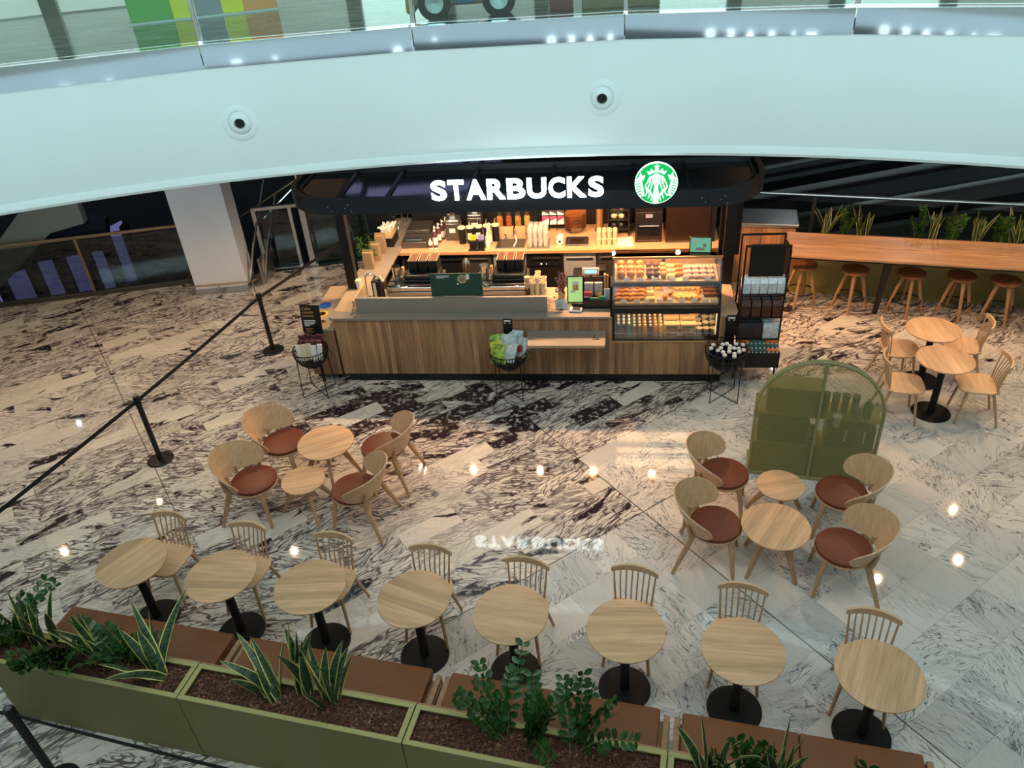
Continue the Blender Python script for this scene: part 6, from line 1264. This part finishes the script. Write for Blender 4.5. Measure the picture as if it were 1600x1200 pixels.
for i, (e, k, sd) in enumerate(((.42, 's', 51), (.68, 'z', 52), (.92, 's', 53), (1.66, 'z', 54), (1.86, 's', 55), (2.10, 'z', 56), (2.42, 's', 57), (2.66, 'z', 58), (2.90, 's', 59))):
    x, y, _ = bp(e, .28); w = ['leftmost', 'second from the left', 'third from the left', 'fourth from the left', 'middle', 'fourth from the right', 'third from the right', 'second from the right', 'rightmost'][i]
    if k == 's': snake_plant('snake plant in the trough behind the bar, %s of nine' % w, x, y, .80, 10, (.34, .56), sd, BG_, .06, (.05, .55), .024)
    else: zz_plant('dark leafy plant in the trough behind the bar, %s of nine' % w, x, y, .80, 5, (.34, .52), sd, BG_, (.1, .45))

# ================================================================== lamps in the soffit of the upper floor
LENS = mat('soffit_lens', (1, 1, 1), .5, emit=(1, .66, .36), es=25)
for x, y, pw, w in ((-7.38, 9.34, 80., 'far left, above the pale floor tiles'), (-5.4, 9.0, 75., 'left, in front of the pit railing'), (-6.2, 10.4, 18., 'left, nearer the pit'), (-3.6, 8.95, 62., 'above the barrier left of the kiosk'), (3.72, 8.35, 28., 'right of the kiosk'), (4.93, 7.50, 62., 'above the far right tables'), (6.19, 7.73, 85., 'far right'), (6.63, 8.73, 80., 'right, above the stools'), (5.0, 9.6, 80., 'above the left stools')):
    l = thing('soffit_downlight', 'recessed downlight in the underside of the upper floor, %s' % w, 'ceiling light', (x, y, 3.07), 0, 'soffit downlights')
    P('bezel', MB().lathe([(.06, 0), (.06, -.006), (.045, -.008), (.043, 0)], (0, 0, 0), 24, cap=False), M['white'], l); P('lens', MB().lathe([(.001, -.003), (.043, -.003)], (0, 0, 0), 24, cap=False), LENS, l)
    spot('soffit_lamp', (x, y, 3.045), pw, WARM, 130, .55, rad=.03)
# shop sign behind the viewer that the steel edge mirrors
SGN = mat('lit_shop_sign', (.9, .9, .9), .4, emit=(.9, 1, 1), es=2.2)
b = MB().b2((-16, -2.5, 0), (16, -2.3, 3.1)); struct('wall_near_shops', b, mat('near_shopfront', (.45, .50, .55), .5), smooth=None)
one('mirror_glow_fascia', MB().b2((-9, -.03, 0), (9, 0, .80)), mat('added_fascia_glow', (.3, .35, .4), .5, emit=(.42, .56, .62), es=1.0), 'long pale glowing fascia, added under the near upper floor for the steel edge to mirror', 'shop fascia', (0, -2.26, 2.25), smooth=None)  # unseen glowing panel, added to brighten what the steel channel mirrors
t = thing('shop_sign', 'lit white shop sign reading MISAKO under the near side of the upper floor', 'sign', (1.22, -2.22, 2.13), R(180))
for k, c_ in enumerate('MISAKO'): text(c_, .24, SGN, t, (k * .43, 0, 0), off=.012, name='letter')
for k, (x, w) in enumerate(((-4.65, .22), (-3.79, .10))): one('shop_lamp', MB().b2((-w / 2, 0, 0), (w / 2, .04, .04)), SGN, 'small bright shop lamp on the added glowing fascia, %s one' % ('left', 'right')[k], 'lamp', (x, -2.24, 2.30))

# things built by the same call: say of each where it stands among its like
def tell_apart():
    by = {}
    for o in COL.objects:
        if o.parent is None and 'label' in o: by.setdefault(o['label'], []).append(o)
    ca, sa = math.cos(KR), math.sin(KR)
    nth = lambda n: '%d%s' % (n, 'th' if 10 <= n % 100 <= 20 else {1: 'st', 2: 'nd', 3: 'rd'}.get(n % 10, 'th'))
    def cluster(vals):
        out = []
        for v in sorted(vals):
            if not out or v - out[-1][-1] > .022: out.append([v])
            else: out[-1].append(v)
        return out
    for lb, os_ in by.items():
        if len(os_) < 2: continue
        P3 = [((o.location.x - KA.x) * ca + (o.location.y - KA.y) * sa, (o.location.y - KA.y) * ca - (o.location.x - KA.x) * sa, o.location.z) for o in os_]
        A_, B_ = cluster([p[0] for p in P3]), cluster([p[1] for p in P3]); keys = []
        def idx(c, v): return next(i for i, g in enumerate(c) if g[0] - 1e-6 <= v <= g[-1] + 1e-6)
        cell = {}
        for k, p in enumerate(P3): cell.setdefault((idx(A_, p[0]), idx(B_, p[1])), []).append(k)
        if len(A_) * len(B_) == len(cell) and (len(A_) < 12):
            for (i, j), ks in cell.items():
                ks.sort(key=lambda k: P3[k][2])
                for l_, k in enumerate(ks):
                    s = []
                    if len(A_) > 1: s.append('%s from the left' % nth(i + 1))
                    if len(B_) > 1: s.append('front row' if j == 0 else 'rear row' if j == len(B_) - 1 else '%s row' % nth(j + 1))
                    if len(ks) > 1: s.append('lowest' if l_ == 0 else 'topmost' if l_ == len(ks) - 1 else '%s up' % nth(l_ + 1))
                    os_[k]['label'] = lb + ', ' + ', '.join(s)
        else:
            for n, k in enumerate(sorted(range(len(os_)), key=lambda k: (round(P3[k][0], 3), P3[k][1], P3[k][2]))): os_[k]['label'] = lb + ', %s from the left' % nth(n + 1)
tell_apart()
